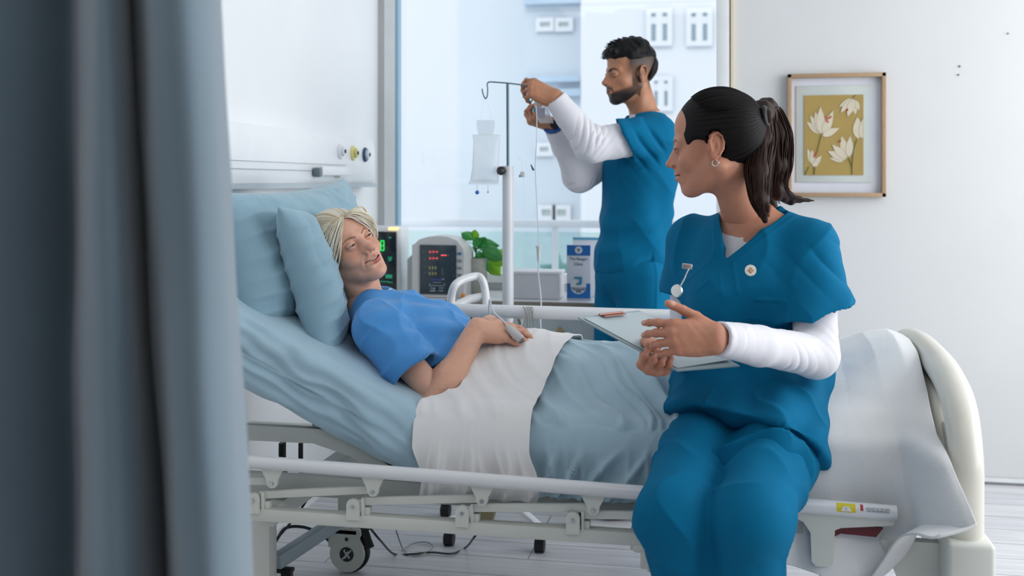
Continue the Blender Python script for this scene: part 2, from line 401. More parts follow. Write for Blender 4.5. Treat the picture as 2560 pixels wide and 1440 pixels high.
# balcony with a glass balustrade
bal = empty('balcony_balustrade', (-.8, 6.4, .1), 'glass balcony balustrade with white top rail just outside the window', 'balustrade')
MB().box((-.6, 6.4, 1.0), (4.4, .06, .045), bevel=.01).build('top_rail', M['facadeA'], bal)
for px in (1388, 1010, 1720):
    p = at(px, 600, 6.4); MB().box((p[0], 6.4, .5), (.035, .04, .98)).build('post', M['facadeA'], bal)
MB().box((-.6, 6.42, .52), (4.4, .012, .86)).build('glass_panel', glass('green_glass', (.86, .95, .93), .93), bal)
MB().box((-.6, 6.4, .03), (4.6, .1, .14)).build('kerb', M['facadeA'], bal)
struct('balcony_floor', MB().box((-.6, 5.72, -.08), (4.6, 1.5, .1)), mat('balcony_slab', '#cdd5d9', .8))
# low greenery across the street
def shrub(px, Y, r, h, seed, m, label):
    rr = np.random.RandomState(seed); c = at(px, 455, Y); V = MB()
    e = empty('shrub', (c[0], Y, -3.1), label, 'shrub', 'shrubs across the street')
    for i in range(220):
        a = rr.rand()*6.28; t = math.sqrt(rr.rand()); p = np.array([c[0]+math.cos(a)*t*r, Y+math.sin(a)*t*r, -3.1+.4+(h-.4)*rr.rand()*(1-.4*t*t)]); q = nrm(rr.normal(size=3))*.35; s = nrm(np.cross(q, rr.normal(size=3)))*.14
        V.add([p-q, p+s, p+q, p-s], [(0, 1, 2, 3)])
    V.build('foliage', m, e, auto=None); MB().cyl((c[0], Y, -3.1), (c[0], Y, -3.1+h*.6), .08, .04).build('stem', M['tan'], e)
M['bush'] = mat('grey_green_leaves', '#5f9a96', .6, var=.3, scale=3)
shrub(1318, 11.5, .6, 3.2, 1, M['bush'], 'blurred green bush outside, left of the balcony post behind the drip line')
shrub(1405, 13.2, .5, 3.3, 2, M['bush'], 'blurred green bush outside, right of the balcony post')
shrub(1290, 14.8, .55, 2.5, 3, M['bush'], 'low blurred green bush outside, right beside the drip pole')

# ------------------------------------------------------------------ medical supply panel on the head wall
px_ = empty('medical_wall_panel', (XL, 3.9, 1.24), 'long white medical supply panel on the wall above the pillows', 'wall panel')
y0, y1 = 2.4, 4.52; pts = [(0, 1.24), (.055, 1.24), (.07, 1.262), (.07, 1.40), (.05, 1.44), (0, 1.44)]
MB().prism([(p[0], p[1]) for p in pts], (XL, y0, 0), (1, 0, 0), (0, 0, 1), y1-y0, (0, 1, 0)).build('housing', M['white'], px_, auto=50)
MB().prism([(0, 1.228), (.075, 1.228), (.078, 1.246), (0, 1.246)], (XL, y0, 0), (1, 0, 0), (0, 0, 1), y1-y0+.02, (0, 1, 0)).build('bottom_trim', mat('panel_trim', '#b9c3c9', .4), px_)
MB().box((XL+.071, 3.3, 1.292), (.004, 1.7, .003)).box((XL+.071, 3.3, 1.318), (.004, 1.7, .002)).build('groove', mat('panel_groove', '#aab3b9', .5), px_)
MB().box((XL+.098, 3.98, 1.292), (.012, .33, .034), bevel=.003).box((XL+.08, 3.84, 1.285), (.03, .03, .03), bevel=.005).box((XL+.08, 4.05, 1.276), (.03, .05, .02), bevel=.005).build('equipment_rail', M['white'], px_)
MB().box((XL+.088, 3.80, 1.286), (.03, .03, .035), bevel=.008).build('rail_clamp', mat('clamp_grey', '#6c7a80', .4), px_)
for yy, c1, c2, lab in ((4.085, '#e8eaee', '#dfe2e7', 'white gas outlet'), (4.235, '#e6df9b', '#d6cc7d', 'yellow gas outlet'), (4.385, '#1f4a6b', '#dfe5ea', 'black and blue ringed gas outlet')):
    zc = 1.372-(yy-4.085)*.02; f = MB().lathe((XL+.07, yy, zc), [(.0, 0), (.031, 0), (.031, .004), (.028, .009), (.021, .010)], (1, 0, 0)).build('gas_outlet', mat('outlet_ring', c1, .4), px_); f['label'] = lab
    MB().lathe((XL+.078, yy, zc), [(0, 0), (.02, 0), (.018, .012), (.008, .014)], (1, 0, 0)).build('socket', mat('outlet_face', c2, .4), f)
    MB().cyl((XL+.09, yy, zc), (XL+.095, yy, zc), .0075).build('socket_hole', mat('outlet_hole', '#22251c', .6), f)

# ------------------------------------------------------------------ framed picture
def picture():
    Y = YW-.012; a, c = at(1968, 492, Y), at(2213, 181, Y); a[2] = at(1968, 492, Y)[2]
    x0, x1, z0, z1 = a[0], c[0], (a[2]+at(2213, 492, Y)[2])/2, (c[2]+at(1968, 188, Y)[2])/2
    e = empty('framed_picture', ((x0+x1)/2, Y, z0), 'framed print of cream flowers on mustard ground, on the white wall', 'picture'); cx, cz = (x0+x1)/2, (z0+z1)/2; w_, h_ = x1-x0, z1-z0; t = .017
    f = MB()
    for sx in (-1, 1): f.box((cx+sx*(w_/2-t/2), Y-.012, cz), (t, .036, h_), bevel=.002)
    for sz in (-1, 1): f.box((cx, Y-.012, cz+sz*(h_/2-t/2)), (w_, .036, t), bevel=.002)
    f.build('frame', mat('oak_frame', '#a98c6c', .5, var=.12, scale=30, stretch=(8, 8, 1)), e)
    MB().box((cx, Y+.004, cz), (w_-t, .006, h_-t)).build('mount_board', mat('mount_white', '#d6d8e0', .8), e)
    mx0, mx1, mz0, mz1 = at(1990, 0, Y)[0], at(2177, 0, Y)[0], at(2080, 456, Y)[2], at(2080, 214, Y)[2]
    MB().box(((mx0+mx1)/2, Y-.001, (mz0+mz1)/2), (mx1-mx0, .006, mz1-mz0), bevel=.001).build('passe_partout', mat('mount_grey', '#c4cac6', .8), e)
    ax0, ax1, az0, az1 = at(2010, 0, Y)[0], at(2158, 0, Y)[0], at(2084, 438, Y)[2], at(2084, 238, Y)[2]
    pr = MB().box(((ax0+ax1)/2, Y-.006, (az0+az1)/2), (ax1-ax0, .004, az1-az0)).build('print', mat('mustard', '#a58c4e', .8), e)
    A = lambda u, v: (ax0+(ax1-ax0)*u, az1-(az1-az0)*v)      # picture coordinates, v down
    def crop(u, v): return ((u-353)/575, (v-345)/780)
    petals = MB(); lines = MB()
    def petal(bu, bv, tu, tv, wd, lay):
        p, q = np.array(A(*crop(bu, bv))), np.array(A(*crop(tu, tv))); d = q-p; L = np.linalg.norm(d); n = np.array([-d[1], d[0]])/L; w2 = wd*(ax1-ax0)/575; P = []
        for i in range(9): t_ = i/8; P.append(p+d*t_+n*w2*math.sin(math.pi*t_**.75)*.5)
        for i in range(7, 0, -1): t_ = i/8; P.append(p+d*t_-n*w2*math.sin(math.pi*t_**.75)*.5)
        P = [(min(max(a_, ax0), ax1), min(max(b_, az0), az1)) for a_, b_ in P]
        petals.prism(P, (0, Y-.008-.0004*lay, 0), (1, 0, 0), (0, 0, 1), .0005, (0, -1, 0))
        for s in (-1, 1):
            path = [np.array([*(p+d*(i/8)+n*w2*s*math.sin(math.pi*(i/8)**.75)*.5), 0])[[0, 2, 1]]+np.array([0, Y-.0086-.0004*lay, 0]) for i in range(9)]
            for i in range(9): path[i][0] = min(max(path[i][0], ax0), ax1)
            lines.tube(path, .0005, 4)
    st = MB()
    def stem(pts, wd):
        P = [np.array([A(*crop(u, v))[0], Y-.0082, A(*crop(u, v))[1]]) for u, v in pts]; st.tube(spline(P, 5), wd*(ax1-ax0)/575, 6, squash=.2)
    stem([(520, 735), (497, 830), (480, 905)], 9); stem([(457, 1040), (452, 1120)], 12); stem([(400, 1040), (365, 1120)], 9)
    stem([(865, 780), (835, 880), (822, 1000), (818, 1120)], 9); stem([(785, 960), (815, 1040), (820, 1120)], 9); stem([(825, 380), (855, 345)], 7)
    L_ = 0
    for fl in (((515, 720, 375, 600, 66), (515, 720, 410, 535, 66), (515, 720, 460, 500, 70), (520, 725, 512, 452, 90), (540, 735, 640, 490, 84), (530, 742, 700, 665, 74)),
               ((445, 1030, 385, 862, 60), (440, 1035, 430, 870, 55), (445, 1038, 525, 930, 56), (430, 1030, 500, 1000, 60)),
               ((760, 970, 580, 890, 80), (765, 965, 625, 825, 76), (772, 955, 715, 740, 84), (790, 950, 800, 740, 76), (740, 985, 600, 960, 50)),
               ((830, 385, 690, 460, 60), (825, 385, 705, 520, 66), (835, 385, 775, 560, 76), (840, 390, 850, 540, 66), (845, 395, 890, 500, 50)),
               ((880, 775, 870, 555, 100), (915, 775, 925, 570, 70))):
        for q in fl: petal(*q, L_ % 6); L_ += 1
    petals.build('petals', mat('petal_cream', '#cfc4ae', .8), pr, smooth=False); lines.build('petal_lines', mat('petal_line', '#a99c80', .8), pr)
    st.build_each('stem', mat('stem_green', '#2f6b4a', .8), pr)
    r = MB()
    for u, v, d in ((570, 590, 0), (585, 575, 0), (600, 565, 0), (612, 556, 0), (560, 560, 0), (583, 605, 0), (697, 800, 0), (703, 790, 0), (462, 925, 0), (455, 940, 0), (470, 915, 0), (772, 487, 0), (768, 495, 0)):
        x, z = A(*crop(u, v)); r.cyl((x, Y-.0105, z), (x, Y-.0115, z), .0045, n=8)
    r.build_each('stamen', mat('stamen_red', '#b8593a', .8), pr)
picture()

# ------------------------------------------------------------------ low drawer unit under the window
M['worktop'] = mat('worktop', '#e6e8ea', .3, var=.02)
M['edge'] = mat('taupe_edge_band', '#857f74', .6, var=.06, scale=20)
M['drawer'] = mat('drawer_front', '#b9c4c7', .45, var=.02)
ce = empty('drawer_unit', (-.8, 4.55, 0), 'low grey drawer unit with taupe edged top under the window', 'drawer unit')
CX0, CX1, CY0, CY1, CT = XL+.01, .03, 4.33, 4.77, .762
MB().box(((CX0+CX1)/2, (CY0+CY1)/2+.01, .37), (CX1-CX0-.02, CY1-CY0-.03, .70)).build('carcass', M['drawer'], ce)
MB().box(((CX0+CX1)/2, (CY0+CY1)/2, CT-.006), (CX1-CX0, CY1-CY0, .012)).build('top', M['worktop'], ce)
MB().box(((CX0+CX1)/2, CY0-.001, CT-.018), (CX1-CX0, .02, .036), bevel=.002).build('edge_band', M['edge'], ce)
for i in range(3):
    xa = CX0+.02+i*(CX1-CX0-.04)/3; xb = xa+(CX1-CX0-.04)/3-.008
    for z0, z1 in ((.50, .715), (.28, .494), (.06, .274)):
        d = MB().box(((xa+xb)/2, CY0+.012, (z0+z1)/2), (xb-xa, .02, z1-z0), bevel=.002).build('drawer', M['drawer'], ce)
        kx = at(1402, 825, CY0)[0] if i == 1 else (xa+xb)/2; zk = at(1402, 825, CY0)[2] if z0 == .5 else (z0+z1)/2
        MB().lathe((kx, CY0, zk), [(.004, 0), (.004, -.012), (.012, -.016), (.014, -.022), (.010, -.028), (0, -.029)], (0, 1, 0), 20).build('knob', mat('brass', '#c2a878', .3, .7), d)

def P(px, py, Y): return at(px, py, Y)
# monitor with dark glass front, half hidden by the patient's face
def glyph8(mb, o, x, z, w_, h_, segs='abcdefg', t=.0016):
    y = np.cross(z, x)*-1; o = np.array(o, float)
    S = {'a': ((0, 1), (1, 1)), 'g': ((0, .5), (1, .5)), 'd': ((0, 0), (1, 0)), 'f': ((0, .5), (0, 1)), 'b': ((1, .5), (1, 1)), 'e': ((0, 0), (0, .5)), 'c': ((1, 0), (1, .5))}
    for s_ in segs:
        (a, b_), (c, d) = S[s_]; mb.bar(o+x*a*w_+z*b_*h_, o+x*c*w_+z*d*h_, t, t)
XA, ZA = np.array([1., 0, 0]), np.array([0, 0, 1.])
def rx(deg): a = math.radians(deg); return np.array([math.cos(a), math.sin(a), 0])
M['screen'] = mat('black_glass', '#121c22', .15, coat=.5)
M['green'] = mat('green_led', '#2bd45a', .5, emit=.9); M['red'] = mat('red_led', '#ff5a5a', .5, emit=1.5); M['reddim'] = mat('dim_led', '#a05560', .5, emit=.3)
M['olive'] = mat('olive_led', '#9a9a70', .5, emit=.35); M['teal'] = mat('teal_led', '#1e8a68', .5, emit=.5); M['grey_print'] = mat('grey_print', '#5a6b73', .6); M['pale_print'] = mat('pale_print', '#a8b4c4', .6)
m1 = empty('patient_monitor', P(955, 746, 4.5), 'tall black-screened patient monitor with green digits beside the patient\'s face', 'monitor')
x0, x1 = P(840, 600, 4.48)[0], P(999, 600, 4.48)[0]; z0, z1 = CT, P(960, 569, 4.48)[2]
MB().box(((x0+x1)/2, 4.56, (z0+z1)/2+.004), (x1-x0, .14, z1-z0), bevel=.015, seg=4).build('case', M['white'], m1)
MB().box(((x0+x1)/2-.002, 4.487, (z0+z1)/2-.0), (x1-x0-.028, .01, z1-z0-.035), bevel=.004, seg=2).build('screen', M['screen'], m1)
MB().box((P(990, 571, 4.5)[0]-.008, 4.50, z1-.004), (.045, .04, .012), bevel=.004).build('alarm_lamp', mat('amber_lamp', '#ffd98a', .4, emit=1.3), m1)
g = MB(); q = P(952, 626, 4.478)
for i in range(-1, 1): glyph8(g, q+XA*(i*.027-.0), XA, ZA, .014, .042, 'abcdefg' if i == 0 else 'abcd', .004)
g.build('digits', M['green'], m1)
g = MB()
for px, py, sx, sz in ((975, 594, .012, .006), (975, 645, .018, .010), (975, 648, .01, .016), (972, 691, .03, .016), (962, 704, .04, .004), (976, 706, .02, .004)): g.box(P(px, py, 4.4795), (sx, .002, sz))
g.build_each('readout', M['teal'], m1)
m2 = empty('vital_signs_monitor', P(1090, 746, 4.42), 'beige vital signs monitor with red digits, on the worktop beside the plant', 'monitor')
a = P(1030, 740, 4.40); c = P(1160, 592, 4.40); cx = (a[0]+c[0])/2; W2 = c[0]-a[0]; H2 = c[2]-CT
prof = [(-W2/2, 0), (W2/2, 0), (W2/2, H2*.72), (W2/2-.004, H2*.80), (W2*.36, H2*.93), (W2*.2, H2*.985), (0, H2), (-W2*.2, H2*.985), (-W2*.36, H2*.94), (-W2/2+.012, H2*.87), (-W2/2, H2*.85)]
M['mcase'] = mat('monitor_beige', '#cfd0cf', .45)
MB().prism(prof, (cx, 4.40, CT+.002), (1, 0, 0), (0, 0, 1), .15, (0, 1, 0)).build('case', M['mcase'], m2, auto=40)
MB().prism([(-W2/2-.03, 0), (-W2/2+.01, 0), (-W2/2+.01, H2*.8), (-W2/2, H2*.8), (-W2/2, H2*.72), (-W2/2-.03, H2*.60)], (cx, 4.43, CT+.002), (1, 0, 0), (0, 0, 1), .11, (0, 1, 0)).build('rear_shell', mat('monitor_shell', '#b4bdbd', .5), m2, auto=40)
s0, s1 = P(1050, 735, 4.398), P(1141, 613, 4.398)
MB().box(((s0[0]+s1[0])/2, 4.397, (s0[2]+s1[2])/2), (s1[0]-s0[0], .01, s1[2]-s0[2]), bevel=.003).build('screen', mat('slate_screen', '#283a44', .25, coat=.3), m2)
Yd = 4.3905
g = MB(); gd = MB(); go = MB(); gg = MB(); gp = MB()
for row in (634, 650):
    for k in range(3):
        q = P(1073+k*8.5, row, Yd); glyph8(g, q, XA, ZA, .008, .014, 'g', .0026); glyph8(gd, q, XA, ZA, .008, .014, 'adbf', .0012)
for k in range(3): q = P(1103+k*5, 639.5, Yd); glyph8(g, q, XA, ZA, .005, .004, 'g', .0042)
for row in (672, 686):
    for k in range(3): q = P(1073+k*7.5, row+1, Yd); glyph8(go, q, XA, ZA, .004, .011, 'abcdefg', .0014)
for px, py, w_, h_ in ((1060, 630, .014, .005), (1061, 648, .01, .005), (1063, 667, .018, .003), (1064, 682, .018, .003), (1131, 634, .006, .002), (1131, 652, .006, .002), (1132, 670, .008, .002), (1133, 689, .008, .002), (1121, 637, .008, .005), (1106, 679, .004, .028)): gg.box(P(px, py, Yd), (w_, .002, h_))
MB().box(P(1091, 699, Yd), (.050, .002, .009)).build('blue_bar', mat('indigo_bar', '#3c4780', .6), m2)
gp.box(P(1108, 698, Yd-.001), (.006, .002, .005))
for px, py, w_, h_ in ((1092, 706, .034, .002), (1074, 712, .002, .012), (1111, 712, .002, .012), (1092, 714, .055, .002), (1078, 720, .006, .004), (1085, 721, .009, .006), (1100, 720, .006, .004), (1106, 720, .006, .004), (1082, 727, .024, .004), (1102, 727, .02, .003)): gp.box(P(px, py, Yd), (w_, .002, h_))
g.build('red_digits', M['red'], m2); gd.build('dim_digits', M['reddim'], m2); go.build('olive_digits', M['olive'], m2); gg.build_each('print', M['grey_print'], m2); gp.build_each('lower_print', M['pale_print'], m2)
for py, c_ in ((634, '#2e6ea8'), (652, '#7c868c'), (670, '#7c868c'), (688, '#6d777d')):
    q = P(1149, py, 4.397); MB().box(q, (.016, .008, .011), bevel=.003).build('button', mat('monitor_button', c_, .5), m2)
MB().sphere(P(1158, 739, 4.385), .010, 10).build('orange_knob', mat('orange', '#e08a2a', .4), m2)
# plant
pl = empty('potted_plant', P(1190, 742, 4.6), 'leafy green houseplant in a grey stone pot behind the bed handle', 'plant')
c = P(1190, 738, 4.58); c[2] = CT+.001; ht = P(1190, 645, 4.58)[2]-CT
MB().lathe(c, [(0, 0), (.040, 0), (.046, .01), (.050, ht*.5), (.052, ht), (.046, ht), (.044, ht-.02), (0, ht-.02)]).build('pot', mat('stone_pot', '#a8aaa0', .7, var=.12, scale=40), pl)
M['leaf'] = mat('dark_leaf', '#2f8a3c', .35, var=.3, scale=14); M['leaf2'] = mat('bright_leaf', '#86c02a', .4, var=.15, scale=14)
def leaf(px, py, dx, dz, L, wd, m, tw=0., Y=4.58):
    p0 = c+np.array([0, 0, ht-.01]); p1 = P(px, py, Y); d = nrm(np.array([dx, tw, dz])); n = 11; X = np.zeros((n, 7, 3)); s_ = nrm(np.cross(d, (0, -1, .35)))
    nn = np.cross(d, s_)
    for i in range(n):
        t = i/(n-1)
        for j in range(7): v = (j-3)/3; ww = wd*math.sin(math.pi*min(1, t*.96+.02)**.8); X[i, j] = p1+d*L*t+np.array([0, 0, -1])*L*.25*t*t+s_*v*ww+nn*abs(v)*ww*.35
    o = grid_obj('leaf', X, m, pl, thick=.0007); MB().tube(bez(p0, p0+np.array([0, 0, .06]), p1-d*.03+np.array([0, 0, .02]), p1, 8), .0016, 6).build('stem', M['leaf'], pl)
rr = random.Random(4)
for q in ((1180, 600, -.4, .5, .07, .022, 1), (1185, 603, .1, .9, .07, .02, 2), (1165, 608, -1, .2, .06, .018, 1), (1190, 610, .9, .2, .10, .026, 1), (1200, 618, 1, .35, .09, .022, 1), (1195, 622, .3, .6, .08, .026, 1), (1205, 625, 1, -.1, .11, .034, 1), (1212, 628, 1, -.5, .09, .034, 1), (1182, 628, -.5, -.3, .07, .028, 1), (1190, 635, .4, -.4, .08, .034, 1), (1175, 622, -.8, .2, .07, .026, 1), (1200, 640, .9, -.7, .07, .028, 1), (1232, 640, .6, -.3, .06, .030, 2), (1222, 652, .9, -.8, .07, .036, 2), (1240, 628, .5, -.2, .05, .022, 2), (1184, 615, .5, .9, .06, .02, 1), (1172, 640, -.3, -.9, .06, .026, 1)):
    leaf(*q[:6], M['leaf'] if q[6] == 1 else M['leaf2'], tw=rr.uniform(-.5, .3), Y=4.58+rr.uniform(-.05, .05))
# white box, leaflets
bx = empty('storage_box', P(1330, 740, 4.45), 'plain white lidded box on the worktop right of the drip pole', 'box')
a, c2 = P(1270, 741, 4.42), P(1397, 684, 4.42)
MB().box(((a[0]+c2[0])/2, 4.50, (CT+c2[2])/2), (c2[0]-a[0], .16, c2[2]-CT-.002), bevel=.004).build('box_body', mat('box_white', '#cfd0d4', .6), bx)
MB().box(((a[0]+c2[0])/2, 4.50, c2[2]), (c2[0]-a[0]+.006, .166, .012), bevel=.003).build('lid', mat('box_lid', '#dcdde0', .6), bx)
def textobj(s, size, loc, m, parent, name='lettering', rz=0, align='CENTER', tilt=math.pi/2):
    cu = bpy.data.curves.new(name, 'FONT'); cu.body = s; cu.size = size; cu.align_x = align; cu.align_y = 'CENTER'; cu.extrude = .0003
    o = bpy.data.objects.new(name, cu); col.objects.link(o); o.location = loc; o.rotation_euler = (tilt, 0, rz); cu.materials.append(m)
    bpy.context.view_layer.update(); me = bpy.data.meshes.new_from_object(o); o2 = bpy.data.objects.new(name, me); o2.matrix_world = o.matrix_world.copy(); bpy.data.objects.remove(o); col.objects.link(o2)
    bpy.context.view_layer.update(); setparent(o2, parent); return o2
M['brblue'] = mat('leaflet_blue', '#1668b0', .5); M['brwhite'] = mat('leaflet_paper', '#d5d9e2', .5)
def leaflet(x0, x1, zt, Y, label, front):
    e = empty('leaflet_stand', ((x0+x1)/2, Y, CT), label, 'leaflet', ); z0 = CT+.003; w_ = x1-x0; h_ = zt-z0; xm = (x0+x1)/2
    MB().box((xm, Y, (z0+zt)/2), (w_, .006, h_), bevel=.001).build('leaflet', M['brwhite'], e); MB().box((xm, Y+.03, z0), (w_, .07, .006)).bar((xm, Y+.06, z0), (xm, Y+.004, z0+h_*.6), w_*.7, .004).build('stand', glass('acrylic', (.95, .98, 1), .85), e)
    if front:
        MB().box((xm, Y-.0038, zt-h_*.10), (w_*.98, .002, h_*.185)).box((xm, Y-.0038, z0+h_*.16), (w_*.98, .002, h_*.27)).build_each('blue_band', M['brblue'], e)
        MB().cyl((xm, Y-.004, zt-h_*.095), (xm, Y-.0062, zt-h_*.095), w_*.155).cyl((xm-.001, Y-.004, z0+h_*.25), (xm-.001, Y-.0062, z0+h_*.25), w_*.33).build_each('emblem_disc', M['brwhite'], e)
        MB().box((xm, Y-.007, zt-h_*.105), (.003, .002, h_*.07)).box((xm, Y-.007, zt-h_*.08), (w_*.14, .002, .003)).tube([(xm-.005, Y-.007, zt-h_*.075), (xm, Y-.007, zt-h_*.10), (xm+.005, Y-.007, zt-h_*.075)], .001, 6).build('emblem', M['grey_print'], e)
        textobj('The Bangor', .0165, (xm, Y-.0045, zt-h_*.255), M['grey_print'], e); textobj('Clinic', .0165, (xm, Y-.0045, zt-h_*.35), M['grey_print'], e)
        pm = MB().box((xm+w_*.08, Y-.0072, z0+h_*.36), (w_*.12, .002, h_*.12)).box((xm-w_*.08, Y-.0072, z0+h_*.40), (w_*.2, .002, h_*.04)).box((xm, Y-.0072, z0+h_*.29), (w_*.2, .002, h_*.035)); pm.build('doctor_figure', mat('print_teal', '#3f8aa8', .6), e)
        MB().box((xm, Y-.0072, z0+h_*.185), (w_*.5, .002, h_*.018)).box((xm, Y-.0072, z0+h_*.15), (w_*.22, .002, h_*.03)).build('print', M['grey_print'], e)
        textobj('HEALTH CARE', .011, (xm, Y-.0075, z0+h_*.215), M['grey_print'], e)
    else:
        MB().box((xm, Y-.0038, zt-h_*.03), (w_*.98, .002, h_*.035)).build('teal_band', mat('leaflet_teal', '#4aa0bd', .5), e)
        MB().box((x1-w_*.22, Y-.0038, zt-h_*.2), (w_*.06, .002, h_*.16)).build('grey_tab', M['grey_print'], e)
leaflet(P(1417, 0, 4.42)[0], P(1477, 0, 4.42)[0], P(1440, 612, 4.42)[2], 4.42, 'blue and white clinic leaflet in a stand, in front of the taller card', True)
leaflet(P(1432, 0, 4.56)[0], P(1516, 0, 4.56)[0], P(1440, 592, 4.56)[2], 4.56, 'taller pale card with a teal top edge, behind the blue leaflet', False)
# ------------------------------------------------------------------ hospital bed
M['bed'] = mat('bed_paint', '#d3d5cd', .38, var=.02)
M['rail'] = mat('rail_enamel', '#dfe0e2', .28, var=.01, coat=.2)
M['beddark'] = mat('bed_platform_paint', '#a9aeaa', .5)
M['cream'] = mat('footboard_plastic', '#dcd9cd', .35, coat=.2)
M['black'] = mat('black_rubber', '#14171a', .5)
M['steel'] = mat('steel', '#b9c0c4', .25, 1.0)
bed = empty('hospital_bed', (-.5, 2.95, 0), 'white adjustable hospital bed with its near side rail folded down', 'bed')
YR, YF = 2.49, 3.43
rz_ = lambda x: .560-.0235*(x+1.17)          # the lowered rail hangs a little lower at the foot end
rail = MB().tube([(-1.172, YR, rz_(-1.172)), (-.5, YR, rz_(-.5)), (.362, YR, rz_(.362))], .0165, 20).build('side_rail', M['rail'], bed, auto=60)
xr = lambda px, Y=YR: at(px, 0, Y)[0]
def bracket(x, up=True):
    z = rz_(x); y = YR+.004
    o = [(-.030, .0), (.030, .0), (.022, -.018), (.015, -.030), (.0135, -.042), (.008, -.049), (0, -.051), (-.008, -.049), (-.0135, -.042), (-.015, -.030), (-.022, -.018)]
    b_ = MB().prism(o, (x, y-.006, z-.010), (1, 0, 0), (0, 0, 1), .012, (0, 1, 0)).build('rail_bracket', M['bed'], rail)
    MB().cyl((x, y-.006, z-.050), (x, y-.009, z-.050), .0045, n=12).build('bolt', M['steel'], b_)
for px in (680, 932, 1205, 1483, 1760): bracket(xr(px))
for i, (pa, pb_) in enumerate(((380, 680), (625, 932), (882, 1205), (1155, 1483), (1432, 1760))):
    xa, xb = max(xr(pa), -1.36), xr(pb_); za, zb = .462, rz_(xb)-.048
    if i == 0: za = .488
    MB().bar((xa+.018, YR+.018, za+.012), (xb, YR+.018, zb), .012, .019, bevel=.002).build('link_bar', M['bed'], rail)
for px in (632, 882, 1155, 1432):
    x = xr(px); o = [(-.016, 0), (.016, 0), (.016, .038), (.012, .046), (.004, .050), (-.004, .050), (-.012, .046), (-.016, .038)]
    b_ = MB().prism(o, (x, YR-.002, .432), (1, 0, 0), (0, 0, 1), .012, (0, 1, 0)).box((x+.022, YR+.02, .458), (.007, .03, .052), bevel=.002).box((x+.03, YR+.022, .448), (.016, .022, .024), bevel=.002).build('post_bracket', M['bed'], bed)
    MB().cyl((x, YR-.002, .464), (x, YR-.005, .464), .004, n=12).build('bolt', M['steel'], b_)
# lower frame
MB().box((-.66, YR+.022, .4265), (1.02, .035, .031), bevel=.004).build('frame_tube', M['bed'], bed)
MB().box((-.66, YF-.03, .4265), (1.9, .035, .031), bevel=.004).build('frame_tube', M['bed'], bed)
MB().box((-.52, 2.60, .478), (1.62, .03, .052), bevel=.004).build('platform_side', M['beddark'], bed)
MB().box((-.52, 3.34, .478), (1.62, .03, .052), bevel=.004).build('platform_side', M['beddark'], bed)
MB().box((-.20, 2.97, .494), (1.05, .74, .012)).build('platform', M['beddark'], bed)
MB().box((-1.14, 2.97, .41), (.05, .86, .05), bevel=.004).build('cross_beam', M['bed'], bed)
MB().box((-.20, 2.97, .41), (.05, .86, .05), bevel=.004).build('cross_beam', M['bed'], bed)
x = xr(1622); MB().box((x+.005, YR+.03, .415), (.085, .05, .04), bevel=.006).box((x+.0, YR+.02, .382), (.040, .03, .045), bevel=.003).cyl((x, YR+.02, .362), (x, YR+.02, .350), .008, .004, 10).cyl((x+.03, YR+.04, .395), (x+.03, YR+.04, .372), .006, n=10).build('frame_stop', M['bed'], bed)
# backrest support
xa, xb = P(605, 0, 2.6)[0], P(905, 0, 2.6)[0]
MB().prism([(-1.30, .587), (-1.30, .627), (-1.01, .625), (-.93, .600), (-.84, .548), (-.80, .525), (-.86, .525), (-.93, .560), (-1.03, .588)], (0, 2.585, 0), (1, 0, 0), (0, 0, 1), .02, (0, 1, 0)).build('backrest_arm', M['beddark'], bed)
MB().bar((-.84, 3.30, .55), (-1.40, 3.30, .83), .03, .04).bar((-.86, 2.64, .55), (-1.40, 2.64, .82), .02, .03).build('backrest_frame', M['bed'], bed)
MB().box((-.985, 3.02, .50), (.055, .06, .20)).build('lift_column', M['beddark'], bed)
MB().box((-.93, 3.05, .50), (.018, .03, .20)).build('lift_rod', M['rail'], bed)
for px, y0, y1, wd, yy in ((706, 1106, 1190, .040, 2.95), (752, 1106, 1202, .026, 2.95)):
    a = P(px, y0, yy); c = P(px+6, y1, yy); MB().tube(bez(a, a-np.array([0, 0, .03]), c+np.array([-.01, 0, .03]), c, 8), wd/2, 8, squash=.4).build('velcro_strap', M['black'], bed)
